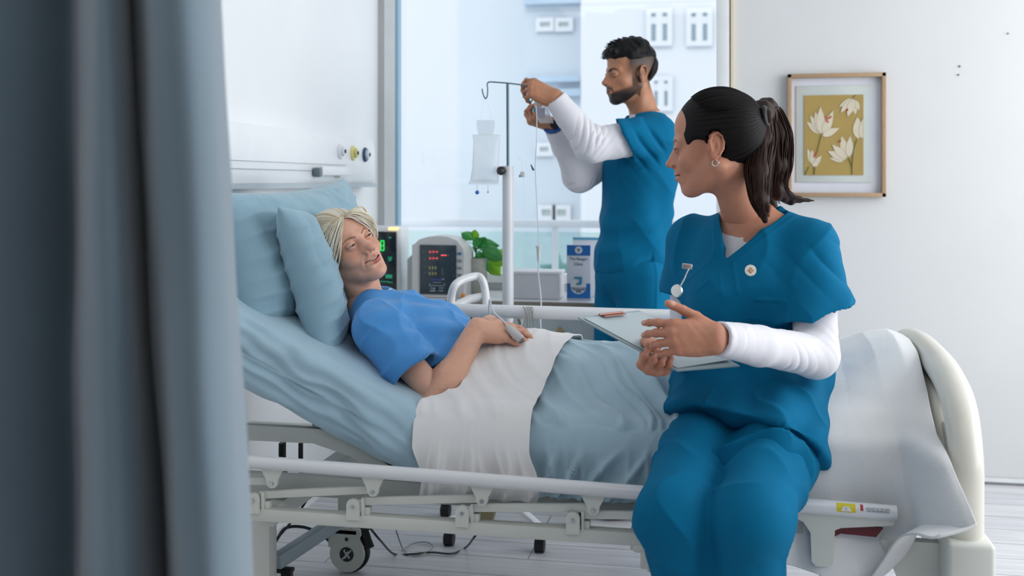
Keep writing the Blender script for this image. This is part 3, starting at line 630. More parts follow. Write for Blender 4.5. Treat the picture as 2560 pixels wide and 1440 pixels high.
# legs and castors
def castor(x, y, logo=False):
    e = empty('castor', (x, y, 0), parent=bed); r = .063
    MB().lathe((x+.004, y+.016, r), [(.02, -.012), (r-.006, -.013), (r, -.008), (r, .008), (r-.006, .013), (.02, .012)], (0, 1, 0), 40).build('tyre', M['black'], e)
    o = []
    for i in range(21): a = math.radians(-200+i*(220)/20); o.append((math.cos(a)*(r-.006), math.sin(a)*(r-.006)))
    o += [(r-.008, .022), (.044, .040), (.040, .050), (.046, .060), (.045, .078), (.040, .082), (-.056, .082), (-.062, .076), (-.062, .02)]
    f = MB().prism(o, (x, y-.012, r), (1, 0, 0), (0, 0, 1), .014, (0, 1, 0)).box((x-.004, y+.012, r+.070), (.080, .048, .02), bevel=.004).build('fork_cover', M['bed'], e, auto=25)
    MB().lathe((x-.022, y+.012, .143), [(0, 0), (.034, 0), (.040, .004), (.036, .012), (.036, .034), (0, .034)], n=28).build('swivel', M['bed'], e)
    MB().cyl((x, y-.0122, r+.048), (x, y-.0135, r+.048), .006, n=14).build('axle_cap', M['black'], f)
    MB().tube([(x+.035, y+.012, r+.075), (x+.052, y+.012, r+.066), (x+.060, y+.012, r+.04), (x+.066, y+.012, r+.018)], [.008, .010, .010, .012], 10, squash=1.6).box((x+.048, y+.012, r+.078), (.042, .028, .010), bevel=.004).build('brake_lever', M['black'], e)
    if logo:
        d = MB().cyl((x+.0, y-.0122, r+.0), (x, y-.0132, r), .0235, n=28).build('emblem', mat('emblem_navy', '#1c2630', .5), f)
        l = MB(); T = lambda a_, b_: (x+a_, y-.0137, r+b_)
        l.tube(bez(T(-.004, .014), T(-.018, .016), T(.010, -.002), T(-.006, -.012), 10), .0024, 6); l.tube([T(-.014, -.016), T(.002, .0), T(.012, .010), T(.015, .015)], .0026, 6); l.tube([T(.002, .002), T(.010, -.012)], .0028, 6); l.tube([T(.006, .010), T(.0, .004)], .0022, 6)
        l.build('emblem_mark', M['bed'], d)
LX = -1.192
MB().box((LX-.01, 2.64, .28), (.082, .05, .27), bevel=.006).build('leg', M['bed'], bed); castor(LX, 2.64)
castor(LX+.0, 3.287, True); MB().box((LX-.005, 3.30, .28), (.05, .06, .22), bevel=.006).build('leg', M['bed'], bed)
castor(.32, 2.70); castor(.32, 3.25); MB().box((.32, 2.70, .28), (.06, .06, .22)).build('leg', M['bed'], bed); MB().box((.32, 3.25, .28), (.06, .06, .22)).build('leg', M['bed'], bed)
MB().bar(P(690, 1405, 2.72), P(850, 1300, 3.02), .03, .040, bevel=.004).build('brace', mat('brace_paint', '#a9b9bf', .4), bed)
p = P(700, 1424, 2.75); MB().box(p, (.075, .03, .012), bevel=.004).box(p+np.array([.02, 0, -.012]), (.03, .02, .02), bevel=.003).build('brake_pedal', M['black'], bed)
# foot end
FX = .50
arch = spline([(FX, 2.46, .30), (FX, 2.46, .55), (FX, 2.465, .66), (FX, 2.53, .755), (FX, 2.68, .800), (FX, 2.9, .815), (FX, 3.1, .812), (FX, 3.28, .785), (FX, 3.40, .70), (FX, 3.43, .58), (FX, 3.43, .30)], 6)
fb = MB().tube(arch, .036, 20, squash=1.0).build('footboard', M['cream'], bed, auto=60)
MB().tube(spline([(FX-.012, 2.50, .42), (FX-.014, 2.555, .60), (FX-.014, 2.64, .70), (FX-.014, 2.76, .745), (FX-.014, 2.98, .75), (FX-.014, 3.2, .735), (FX-.014, 3.33, .62), (FX-.014, 3.38, .42)], 6), .03, 14).build('inner_arch', M['cream'], bed, auto=60)
MB().box((FX-.012, 2.945, .53), (.026, .86, .36), bevel=.012).build('footboard_panel', M['cream'], bed)
MB().box((FX+.0, 2.455, .385), (.098, .10, .215), bevel=.012, seg=3).build('corner_block', M['bed'], bed)
MB().box((FX+.0, 3.42, .385), (.098, .10, .215), bevel=.012, seg=3).build('corner_block', M['bed'], bed)
MB().prism([(.33, .46), (.455, .46), (.455, .25), (.42, .25)], (0, 2.50, 0), (1, 0, 0), (0, 0, 1), .03, (0, 1, 0)).build('gusset', M['bed'], bed)
# foot end of the lowered rail: bracket with red release flap, warning label
z = rz_(.30)
rb = MB().prism([(.10, -.010), (.36, -.010), (.355, -.028), (.245, -.040), (.232, -.046), (.228, -.12), (.218, -.128), (.192, -.128), (.182, -.118), (.180, -.055), (.165, -.032), (.14, -.02)], (0, YR-.006, z), (1, 0, 0), (0, 0, 1), .014, (0, 1, 0)).build('release_bracket', M['bed'], rail)
MB().prism([(.232, -.040), (.30, -.034), (.335, -.038), (.32, -.058), (.245, -.055), (.232, -.062)], (0, YR+.002, z), (1, 0, 0), (0, 0, 1), .01, (0, 1, 0)).build('release_flap', mat('dark_red', '#5e1420', .5), rb)
MB().prism([(.04, -.03), (.165, -.03), (.165, -.062), (.13, -.066), (.12, -.092), (.10, -.092), (.088, -.07), (.04, -.062)], (0, YR+.012, z), (1, 0, 0), (0, 0, 1), .012, (0, 1, 0)).build('latch_plate', M['beddark'], rb)
MB().box((-.02, YR+.01, .47), (.30, .02, .025)).build('link_bar', M['bed'], rail)
def patch(xa, xb, a0, a1, m, name, lift=.0004):
    X = np.zeros((6, 8, 3))
    for i in range(6):
        for j in range(8):
            x_ = xa+(xb-xa)*i/5; an = math.radians(a0+(a1-a0)*j/7); r_ = .0165+lift; X[i, j] = (x_, YR-math.cos(an)*r_, rz_(x_)+math.sin(an)*r_)
    return grid_obj(name, X, m, rail)
wl = patch(.235, .275, -8, 62, mat('label_yellow', '#d8c71e', .5), 'warning_label')
MB().prism([(.243, -.001), (.267, -.001), (.261, .009), (.249, .009)], (0, YR-.0172, rz_(.255)+.001), (1, 0, 0), (0, .3, 1), .0008, (0, -1, 0)).build('warning_triangle', M['rail'], wl)
textobj('!', .009, (.255, YR-.0182, rz_(.255)+.005), M['grey_print'], wl, 'exclamation_mark')
patch(.285, .291, 12, 62, mat('label_red', '#b3202c', .5), 'red_mark')
textobj('DO NOT SIT OR LEAN', .0050, (.322, YR-.0155, rz_(.32)+.0098), M['grey_print'], rail, 'caution_lettering', tilt=math.radians(58)); textobj('ON THE RAISED RAIL', .0050, (.322, YR-.0173, rz_(.32)+.0045), M['grey_print'], rail, 'caution_lettering', tilt=math.radians(75))
# far rail, raised, with a grab handle at its head end
fr = MB().tube([(-1.3, YF, .833), (.30, YF, .826)], .0215, 20).build('side_rail', M['rail'], bed, auto=60)
for x_ in (-.66, -.28, .1): MB().bar((x_-.10, YF, .45), (x_, YF, .82), .02, .03, bevel=.004).build('link_bar', M['bed'], fr)
H = lambda px, py, Y=YF: P(px, py, Y)
hp = spline([H(1128, 775), H(1128, 745), H(1136, 716), H(1156, 700, 3.46), H(1190, 691, 3.5), H(1204, 698, 3.5), H(1212, 722, 3.5), H(1216, 760, 3.48), H(1217, 775, 3.44)], 6)
MB().tube(hp, .0135, 14).tube([H(1132, 768), H(1175, 748, 3.48), H(1208, 742, 3.5)], .015, 12).build('grab_handle', M['rail'], bed, auto=60)
# cables looped over the far rail
M['cable'] = mat('grey_cable', '#8d918f', .5); M['cablew'] = mat('white_cable', '#c9ced3', .4); M['cabled'] = mat('dark_cable', '#3a3f43', .5)
cb = empty('looped_monitor_cable', (xr(1320, YF), YF, .83), 'thin grey monitor cable hung in loops over the far rail', 'cable')
for k, (a_, b_, c_) in enumerate(((1304, 1318, 850), (1312, 1325, 852), (1318, 1333, 838), (1324, 1330, 800))):
    q = spline([H(a_, 788, YF+.03), H(a_+3, 768, YF), H(a_+8, 773, YF-.025), H(b_, 800, YF-.03), H(b_+(k-1)*2, c_, YF-.03)], 7)
    MB().tube(q, .0014, 8).build('cable_loop', M['cable'] if k % 2 else mat('cable_brown', '#8a7d6b', .5), cb)
q = H(1296, 812, YF-.02); MB().tube(spline([H(1292, 792), H(1300, 808, YF-.02), H(1293, 822, YF-.02), H(1290, 836, YF-.02)], 6), [.002]*3+[.003]*3+[.005]*3+[.006]*3+[.004]*3+[.003]*4, 8).build('clip_lead', mat('slate_clip', '#566066', .4), cb)
# cables, transformer and splitter on and above the floor under the bed
def cable(name, pts, r, m, label, cat='cable'):
    return tag(MB().tube(spline(pts, 8), r, 8).build(name, m, auto=None), label, cat)
F0 = lambda px, py, r=.008: W(px, py, (1.25-r)*FPX/(py-455))
cable('power_cable', [H(925, 1320, 3.1), H(950, 1350, 3.1), F0(985, 1385), F0(1030, 1385), F0(1080, 1381), F0(1130, 1384), F0(1165, 1368), H(1184, 1345, 3.15), H(1195, 1330, 3.15)], .0035, M['cabled'], 'dark power cable lying on the floor under the bed beside the castor')
cable('thin_lead', [H(985, 1310, 3.1), H(1000, 1355, 3.1), F0(1012, 1378), F0(1045, 1388), F0(1072, 1378), F0(1082, 1365), F0(1062, 1355), F0(1030, 1360), F0(1005, 1378)], .002, M['cable'], 'thin grey lead coiled in a loop on the floor under the bed', 'cable')
cable('power_cable', [H(690, 1352, 3.2), H(715, 1320, 3.2), H(760, 1318, 3.2), H(800, 1335, 3.2), H(822, 1352, 3.3), H(840, 1368, 3.36)], .005, M['black'], 'thick black cable arching behind the bed leg at the head end')
cable('power_cable', [H(815, 1180, 3.0), H(790, 1215, 3.0), H(740, 1290, 3.0), H(690, 1350, 3.1)], .0035, M['black'], 'straight black cable hanging down behind the lowered rail')
MB().prism([(-.030, .03), (.035, .03), (.022, -.02), (.0, -.045), (-.016, -.02)], H(1208, 1295, 3.0), (1, 0, 0), (0, 0, 1), .04, (0, 1, 0)).build('motor_housing', mat('khaki_plastic', '#a49a72', .5), bed)

# ------------------------------------------------------------------ bedding
def cloth(name, c, rough=.85, bump=.12, bscale=500, sheen=.3, var=.04): return mat(name, c, rough, var=var, scale=5, bump=bump, bscale=bscale, sheen=sheen)
M['sheet'] = cloth('blue_cotton', '#a3c0cf'); M['duvet'] = cloth('blue_duvet_cotton', '#a6c1ce'); M['whitesheet'] = cloth('white_cotton', '#e6e4e3', var=.02)
PX = -.72; ANG = math.radians(26)
def mpath(s):                     # along the mattress: s=0 at the bend, negative towards the head
    if s < 0: return PX+s*math.cos(ANG), .672-s*math.sin(ANG), (math.sin(ANG), math.cos(ANG))
    return PX+s, .672, (0., 1.)
def mattress():
    nu, nv = 260, 150; X = np.zeros((nu, nv, 3)); y0, y1, T, r = 2.545, 3.385, .165, .045
    per = []
    def arc(cy, cz, a0, a1, n=9): return [(cy+r*math.cos(a), cz+r*math.sin(a), math.cos(a), math.sin(a)) for a in np.linspace(a0, a1, n)]
    prof = arc(y0+r, -T+r, -math.pi/2, -math.pi)+[(y0, z_, -1, 0) for z_ in np.linspace(-T+r, -r, 26)[1:-1]]+arc(y0+r, -r, math.pi, math.pi/2)+[(y_, 0, 0, 1) for y_ in np.linspace(y0+r, y1-r, 50)[1:-1]]+arc(y1-r, -r, math.pi/2, 0)+[(y1, z_, 1, 0) for z_ in np.linspace(-r, -T+r, 8)[1:-1]]+arc(y1-r, -T+r, 0, -math.pi/2)+[(y_, -T, 0, -1) for y_ in np.linspace(y1-r, y0+r, 20)[1:-1]]
    prof = np.array(prof); nv = len(prof); S = np.linspace(-.90, 1.17, nu); X = np.zeros((nu, nv, 3)); N = np.zeros((nu, nv, 3))
    for i, s in enumerate(S):
        t = smooth01(np.array(s), -.10, .10); an = ANG*(1-t)
        # smooth bend
        x_ = PX+(s*math.cos(ANG) if s < 0 else s); z_ = .672+(-s*math.sin(ANG) if s < 0 else 0)+.012*math.exp(-(s/.07)**2)
        tx, tz = -math.sin(an)*-1, math.cos(an)
        X[i, :, 0] = x_+prof[:, 1]*math.sin(an); X[i, :, 1] = prof[:, 0]; X[i, :, 2] = z_+prof[:, 1]*math.cos(an)
        N[i, :, 0] = prof[:, 3]*math.sin(an); N[i, :, 1] = prof[:, 2]; N[i, :, 2] = prof[:, 3]*math.cos(an)
    Sg = S[:, None]*np.ones(nv)[None]; side = (prof[:, 2] < -.5)[None].astype(float)
    k1 = wav(X, 3, 6, 34, (1, .4, .5)); k2 = wav(X, 5, 5, 75, (1, .3, 1))
    # diagonal pulls on the side, radiating from the bend
    u = X[..., 0]; z2 = X[..., 2]; dg = np.sin((u*1.0+z2*1.7)*95+2.2*k1)*smooth01(-Sg, -.35, .05)
    D = .0045*k1+.0018*k2+side*(.004*dg*smooth01(-Sg, -.3, .3)+.006*k1)
    low = (prof[:, 1] < -.08)[None]*side; D += low*.014*np.sin(Sg*9+k1*1.5)
    D = D*(1-.8*np.exp(-((Sg-.03)/.12)**2)); X += N*D[..., None]
    X[:, :, 1] += .038*smooth01(Sg, -.04, .10)*np.clip((2.75-X[:, :, 1])/.15, 0, 1)
    return grid_obj('mattress', X, M['sheet'])
mt = mattress(); tag(mt, 'raised mattress in a light blue fitted sheet on the hospital bed', 'mattress')
# covers lying over the patient and the mattress
BX = [-.86, -.78, -.70, -.62, -.52, -.42, -.30, -.10, .05, .18, .28, .36, .42, .46, .50]
BZ = [.09, .115, .124, .126, .124, .118, .112, .106, .104, .107, .118, .145, .150, .135, .09]
def bumpz(x): return np.interp(x, BX, BZ)
def cover(name, x0, x1, m, nu, lift, hem, seed, yside=lambda X, t: 2.532+0*X, amp=1., group=None, skew=lambda t: 0*t, skewl=None, gather=1., far_hem=.50, diag=1.):
    """draped rectangle: column index v runs from the far hem over the body to the near hem"""
    S = np.linspace(x0, x1, nu); r = .05
    yt = np.linspace(3.34, 2.60, 110); z_far = np.linspace(far_hem, .62, 14); z_near = np.linspace(.612, hem, 60)
    prof = [(3.395, z_, 1, 0, 0) for z_ in z_far]+[(3.345+r*math.cos(a), .622+r*math.sin(a), math.cos(a), math.sin(a), .0) for a in np.linspace(.1, 1.5, 8)]
    prof += [(y_, .672, 0, 1, .5*(3.34-y_)/.74) for y_ in yt]+[(2.592-(.06)*math.sin(a), .612+.06*math.cos(a), -math.sin(a), math.cos(a), .5) for a in np.linspace(.15, 1.45, 12)]
    prof += [(2.532, z_, -1, 0, .5+.5*(.62-z_)/(.62-hem)) for z_ in z_near]
    pr = np.array(prof); nv = len(pr); X = np.zeros((nu, nv, 3)); N = np.zeros((nu, nv, 3))
    t = pr[:, 4][None]*np.ones((nu, 1)); X[..., 0] = S[:, None]+skew(t)+(0 if skewl is None else skewl(t)*((x1-S)/(x1-x0))[:, None]); X[..., 1] = pr[:, 0]; X[..., 2] = pr[:, 1]; N[..., 1] = pr[:, 2]; N[..., 2] = pr[:, 3]
    dyc = X[..., 1]-2.975; g = np.where(dyc > 0, np.exp(-np.abs(dyc/.285)**3.0), np.exp(-np.abs(dyc/.235)**2.5)); side = (pr[:, 2] < -.6)[None]*1.
    bz = bumpz(X[..., 0])*g; X[..., 2] += bz*(1-side)
    gy = np.gradient(bz, axis=1)/(np.gradient(X[..., 1], axis=1)-1e-6); top = 1-side
    N[..., 1] -= np.clip(gy, -2, 2)*top*.8; N /= np.linalg.norm(N, axis=2, keepdims=True)
    for _ in range(10): X[:, 1:-1, 1:] = (X[:, :-2, 1:]+2*X[:, 1:-1, 1:]+X[:, 2:, 1:])/4
    sn_ = side*smooth01(t, .5, .62); wy = np.clip((2.60-X[..., 1])/.066, 0, 1); X[..., 1] = X[..., 1]+wy*(yside(X[..., 0], t)-2.532)
    k = wav(X, seed, 6, 26, (1, .5, .5)); k2 = wav(X, seed+1, 5, 60, (1, .6, .6)); k3 = wav(X, seed+2, 4, 11)
    # soft folds fanning out across the lap, and gathers down the side
    u = X[..., 0]+.55*(X[..., 1]-2.9)
    rid = lambda x: (1-np.abs(np.sin(x*.5)))**1.8*2-.6
    fold = rid(u*52+3.4*k3+1.6*k)*.8+rid(u*97+4.1*k3+k)*.4
    ga = rid((X[..., 0]+.5*(X[..., 2]-.6)*np.sin(X[..., 0]*5))*70+3.0*k3+1.8*k)*.8+rid(X[..., 0]*131+2.6*k)*.4
    D = amp*(top*(.0048*fold*diag+.0035*k+.0014*k2)+side*(gather*.0105*ga*smooth01(t, .45, .85)+.004*k))
    X += N*(D+lift)[..., None]
    return grid_obj(name, X, m, thick=.003)
dv = cover('duvet', -.60, .33, M['duvet'], 260, .006, .492, 21, yside=lambda X, t: 2.562+0*X, amp=1.6, diag=1.2)
tag(dv, 'light blue cover over the patient\'s legs, tucked under the white sheet', 'duvet')
ws = cover('folded_sheet', -.742, -.452, M['whitesheet'], 150, .030, .488, 31, yside=lambda X, t: 2.560+0*X, amp=1.0, gather=1.0, diag=.7, skew=lambda t: (.5-t)*.05*(t < .5)+.012*np.sin(t*9), skewl=lambda t: .075*smooth01(.5-t, .0, .07))
tag(ws, 'white sheet folded back across the patient\'s lap', 'sheet')
def foot_blanket():
    nu, nv = 190, 230; X = np.zeros((nu, nv, 3)); N = np.zeros((nu, nv, 3))
    U = np.linspace(0, 1, nu)[:, None]*np.ones(nv); V = np.ones(nu)[:, None]*np.linspace(0, 1, nv)
    # right border follows the footboard, then flares outside the corner post
    vt = .56                                           # where the near edge of the mattress is
    x0 = np.where(V < vt, .03, .03-.02*(V-vt)); xr_ = np.interp(V, [0, .3, .5, .58, .66, .76, .86, .94, 1], [.455, .458, .457, .452, .462, .474, .487, .495, .42])
    x = x0+(xr_-x0)*U; y = np.interp(V, [0, .06, vt, vt+.04, 1], [3.40, 3.36, 2.585, 2.535, 2.50])
    ztop = .672+np.interp(x, BX, BZ)*np.exp(-np.abs((y-2.965)/.30)**3.0)+.014
    zb = np.interp(U[:, 0], [0, .25, .45, .55, .66, .8, .92, 1], [.405, .395, .375, .335, .345, .44, .51, .535])[:, None]
    z = np.where(V < vt, ztop, .69+(zb-.69)*((V-vt)/(1-vt)))
    z = np.where(V < .06, .55+(V/.06)*(ztop-.55), z)
    s = smooth01(V, vt-.05, vt+.06); fl = smooth01(V, vt+.10, 1.)
    # raised fold towards the footboard, falling off to the near side
    z += (1-s)*.012*smooth01(U, .7, 1)
    y = y+.010*s-fl*(.015+.07*smooth01(U, .70, 1.0)+.012*np.sin(U*11))-.115*smooth01(U, .80, .98)*smooth01(V, vt-.05, vt+.12)
    X[..., 0], X[..., 1], X[..., 2] = x, y, z
    for _ in range(16): X[:, 1:-1, 1:] = (X[:, :-2, 1:]+2*X[:, 1:-1, 1:]+X[:, 2:, 1:])/4
    du = np.gradient(X, axis=0); dv_ = np.gradient(X, axis=1); N = np.cross(dv_, du); N /= np.linalg.norm(N, axis=2, keepdims=True)+1e-9
    if N[nu//2, nv//3, 2] < 0: N = -N
    k = wav(X, 44, 6, 16); k2 = wav(X, 45, 5, 40)
    X += N*(.007*k+.002*k2+.012*fl*np.sin(U*17+1.5*k)+.004)[..., None]
    o = grid_obj('cellular_blanket', X, m_cell, thick=.005); return tag(o, 'white cellular blanket over the foot of the bed, hanging down the side', 'blanket')
def cellmat():
    m = mat('white_cellular_wool', '#dedfdf', .9, var=.02, sheen=.4); nt = m.node_tree; b_ = nt.nodes['Principled BSDF']; tc = nt.nodes.new('ShaderNodeTexCoord')
    mp = nt.nodes.new('ShaderNodeMapping'); mp.inputs['Rotation'].default_value = (0, 0, .0); nt.links.new(tc.outputs['Object'], mp.inputs[0])
    vo = nt.nodes.new('ShaderNodeTexVoronoi'); vo.inputs['Scale'].default_value = 420; nt.links.new(mp.outputs[0], vo.inputs[0]); bp = nt.nodes.new('ShaderNodeBump'); bp.inputs['Strength'].default_value = .28; bp.inputs['Distance'].default_value = .002
    nt.links.new(vo.outputs['Distance'], bp.inputs['Height']); nt.links.new(bp.outputs[0], b_.inputs['Normal']); return m
m_cell = cellmat()
foot_blanket()

def pillow(name, c, ex, ey, a, b_, T, seed, label, warp=None, m=None):
    ex = nrm(ex); ey = nrm(ey); en = np.cross(ex, ey); n = 110; P_ = []
    for side in (1, -1):
        u = np.sin(np.linspace(-math.pi/2, math.pi/2, n)*.999)[:, None]*np.ones(n); v = np.ones(n)[:, None]*np.sin(np.linspace(-math.pi/2, math.pi/2, n)*.999)
        hh = np.clip((1-np.abs(u)**3.2)*(1-np.abs(v)**3.2), 0, 1)**.48
        x = a*u*(1-.11*(1-v**2)*np.abs(u)**2); y = b_*v*(1-.13*(1-u**2)*np.abs(v)**2)
        L = np.stack([x, y, side*T*hh], -1)
        k = wav(L+side*.7, seed, 6, 24); k2 = wav(L+side, seed+1, 5, 60)
        # creases running in from the ends
        rid = lambda q: (1-np.abs(np.sin(q*.5)))**1.7*2-.6; cr = rid(y*120+3.6*k)*np.abs(u)**1.8*.0085*(1-np.abs(v)**6)+rid(x*100+3.6*k)*np.abs(v)**2.4*.004
        k4 = wav(L+side*2, seed+5, 5, 30, (.5, 1.6, .5)); cz_ = (1-np.abs(k4))**2*.005
        L[..., 2] += side*hh**1.1*(.0085*k+.0026*k2+cr-1.5*cz_)
        P_.append(L)
    out = []
    for i, L in enumerate(P_):
        X = np.array(c)+L[..., :1]*ex+L[..., 1:2]*ey+L[..., 2:]*en
        if warp: X = warp(X, L)
        out.append(X)
    idx = np.arange(n*n).reshape(n, n); F = np.stack([idx[:-1, :-1], idx[1:, :-1], idx[1:, 1:], idx[:-1, 1:]], -1).reshape(-1, 4)
    V = np.concatenate([o.reshape(-1, 3) for o in out]); F = np.concatenate([F, F[:, ::-1]+n*n])
    o = meshobj(name, V, F, m or M['pillow']); bm = bmesh.new(); bm.from_mesh(o.data); bmesh.ops.remove_doubles(bm, verts=bm.verts[:], dist=.0016); bmesh.ops.recalc_face_normals(bm, faces=bm.faces[:])
    bm.to_mesh(o.data); bm.free()
    return tag(o, label, 'pillow')
M['pillow'] = cloth('pillow_cotton', '#8dafbe')
def wp1(X, L):
    X = X.copy(); g = np.exp(-((X[..., 1]-3.03)/.17)**2); X[..., 0] -= .10*g; f = (L[..., 2] > 0)*1.; X[..., 0] -= .05*g*f
    return X
a_ = P(842, 885, 2.70); b2 = P(735, 530, 2.70); mid = (a_+b2)/2; eyv = b2-a_
pillow('pillow', (mid[0]-.022, 2.96, mid[2]), (0, 1, 0), (eyv[0], 0, eyv[2]), .30, np.linalg.norm(eyv[[0, 2]])/2+.015, .088, 7, 'plump light blue pillow directly behind the patient\'s head', wp1)
pillow('pillow', (-1.235, 3.0, 1.045), (.13, 1, .05), (-.10, 0, .36), .385, .205, .115, 17, 'larger light blue pillow at the back, its corner poking up above the patient\'s hair')

# ------------------------------------------------------------------ privacy curtain in the foreground
def curtain():
    K = [(-260, -280, 1.45), (-150, -160, 1.33), (-60, -60, 1.30), (60, 62, 1.35), (165, 172, 1.42), (190, 192, 1.40), (205, 214, 1.32), (250, 268, 1.265), (296, 340, 1.285), (316, 392, 1.37), (322, 408, 1.40), (345, 425, 1.33), (395, 462, 1.262), (462, 528, 1.25), (520, 592, 1.29), (546, 618, 1.36), (540, 612, 1.42), (470, 545, 1.47), (330, 400, 1.50)]
    top = spline([(k[0], k[2], 0) for k in K], 10); bot = spline([(k[1], k[2]-.015, 0) for k in K], 10); nu = len(top); nv = 200; X = np.zeros((nu, nv, 3))
    pt = [W(t[0], 0, t[1]) for t in top]; pb_ = [W(t[0], 1440, t[1]) for t in bot]
    Z = np.linspace(2.58, .12, nv)
    for i in range(nu):
        for j, z in enumerate(Z):
            f = (pt[i][2]-z)/(pt[i][2]-pb_[i][2]); f = 1+(f-1)*.3 if f > 1 else (f*.3 if f < 0 else f)
            X[i, j] = pt[i]+(pb_[i]-pt[i])*f; X[i, j, 2] = z
    k = wav(X*np.array([1, 1, .5]), 61, 6, 13); k2 = wav(X*np.array([1, 1, .8]), 62, 6, 34); X[..., 1] += .008*k+.0035*k2
    return X
cu = empty('privacy_curtain', (-.55, 1.35, .1), 'tall grey-blue hospital curtain hanging in folds in front of the bed head', 'curtain')
grid_obj('curtain_cloth', curtain(), mat('curtain_cloth', '#70838f', .85, var=.06, scale=3, bump=.12, bscale=700, sheen=.4), cu, thick=.002)
MB().tube([(-1.5, 1.36, 2.62), (1.2, 1.36, 2.62)], .012, 12).build('curtain_rail', M['steel'], cu)

# ------------------------------------------------------------------ drip stand
iv = empty('drip_stand', W(1270, 1320, 3.9), 'white drip stand with steel hooks, in front of the window', 'drip stand'); D4 = 3.9
p0 = W(1270, 415, D4); base = np.array([p0[0], p0[1], 0])
MB().tube([base+np.array([0, 0, .08]), p0], .0205, 20).build('pole', mat('stand_white', '#d3d5d9', .35), iv, auto=60)
MB().tube([p0-np.array([0, 0, .05]), W(1269, 210, D4)], .0052, 12).build('inner_rod', mat('dark_steel', '#5d6f74', .3, .9), iv)
MB().lathe(W(1263, 427, D4-.02), [(0, 0), (.006, 0), (.006, .008), (.014, .010), (.0165, .018), (.014, .028), (0, .030)], -RIGHT*.8-FWD*.6, 20).build('clamp_knob', M['black'], iv)
hk = lambda px, py, dd=0: W(px, py, D4+dd)
MB().tube(spline([hk(1205, 222), hk(1208, 236), hk(1213, 246), hk(1218, 240), hk(1219, 222), hk(1218, 210), hk(1224, 205), hk(1245, 206), hk(1270, 208), hk(1295, 211), hk(1318, 215), hk(1321, 222), hk(1320, 238), hk(1323, 251), hk(1328, 254), hk(1332, 246), hk(1332, 234)], 5), .0026, 10).build('hook_bar', mat('hook_steel', '#6f858a', .25, 1.), iv)
for k in range(5):
    a = math.radians(233+72*k); e_ = base+np.array([math.cos(a)*.27, math.sin(a)*.27, 0])
    MB().bar(base+np.array([0, 0, .11]), e_+np.array([0, 0, .085]), .025, .018, bevel=.004).build('foot', M['white'], iv)
    MB().cyl(e_+np.array([0, 0, .085]), e_+np.array([0, 0, .062]), .014).cyl(e_+np.array([0, 0, .062]), e_+np.array([0, 0, .055]), .02).build('castor_stem', M['steel'], iv)
    MB().box(e_+np.array([0, 0, .035]), (.026, .03, .04), bevel=.006).cyl(e_+np.array([-.016, 0, .024]), e_+np.array([.016, 0, .024]), .024).build('castor', M['black'], iv)
M['clear'] = None
def clearmat(name, tint, dens):
    m = bpy.data.materials.new(name); m.use_nodes = True; nt = m.node_tree; nt.nodes.clear(); L = nt.links.new
    o = nt.nodes.new('ShaderNodeOutputMaterial'); t = nt.nodes.new('ShaderNodeBsdfTransparent'); t.inputs[0].default_value = (*tint, 1)
    d = nt.nodes.new('ShaderNodeBsdfPrincipled'); d.inputs['Base Color'].default_value = (.85, .88, .9, 1); d.inputs['Roughness'].default_value = .12
    lw = nt.nodes.new('ShaderNodeLayerWeight'); lw.inputs[0].default_value = .35
    mr = nt.nodes.new('ShaderNodeMapRange'); mr.inputs['To Min'].default_value = dens; mr.inputs['To Max'].default_value = min(.9, dens*3.2); L(lw.outputs['Facing'], mr.inputs[0])
    f = nt.nodes.new('ShaderNodeMixShader'); L(mr.outputs[0], f.inputs[0]); L(t.outputs[0], f.inputs[1]); L(d.outputs[0], f.inputs[2]); L(f.outputs[0], o.inputs[0]); return m
M['clear'] = clearmat('clear_vinyl', (.96, .97, .98), .30)
def ivbag(label, pts, D, caps=True, seed=0):
    """pts: left/right pixel columns from top to bottom of the bag"""
    e = empty('drip_bag', W((pts[0][0]+pts[0][1])/2, pts[0][2], D), label, 'drip bag'); n = len(pts); nv = 16; 
    for side in (1,):
        X = np.zeros((n*3-2, 2*nv, 3)); k = 0
        rows = []
        for i in range(n-1):
            for s in range(3): f = s/3; rows.append([pts[i][j]*(1-f)+pts[i+1][j]*f for j in range(4)])
        rows.append(list(pts[-1])); 
        for i, (l, r_, y, t) in enumerate(rows):
            for j in range(2*nv):
                an = 2*math.pi*j/(2*nv-1); X[i, j] = W((l+r_)/2+(r_-l)/2*math.cos(an), y, D+t*math.sin(an))
        X = X[:len(rows)]; X += (wav(X, 80+seed, 5, 60)*.0022)[..., None]*FWD
        grid_obj('bag_body', X, M['clear'], e)
    return e
b1 = ivbag('clear drip bag hanging left of the pole, with a blue port', [(1192, 1237, 300, .002), (1192, 1237, 318, .002), (1196, 1234, 336, .003), (1180, 1251, 337, .006), (1183, 1250, 352, .014), (1182, 1249, 380, .022), (1180, 1248, 420, .026), (1176, 1247, 448, .018), (1172, 1246, 456, .004), (1172, 1246, 461, .003)], D4)
MB().tube([hk(1193, 462), hk(1193, 477)], .0022, 8).tube([hk(1220, 462), hk(1220, 478)], .0018, 8).build_each('port_tube', M['clear'], b1)
MB().sphere(hk(1193, 481), .0075, 10).build('blue_port', mat('port_blue', '#1f66b8', .4), b1); MB().sphere(hk(1220, 480), .004, 8).build('grey_port', mat('port_grey', '#b9bdc4', .5), b1)
MB().tube(spline([hk(1213, 246), hk(1205, 270), hk(1200, 302)], 5), .0008, 6).tube(spline([hk(1213, 246), hk(1224, 272), hk(1230, 302)], 5), .0008, 6).build_each('hanger', M['clear'], b1)
dl = empty('drip_line', hk(1347, 480), 'thin drip tubing with a drip chamber hanging right of the pole', 'drip line')
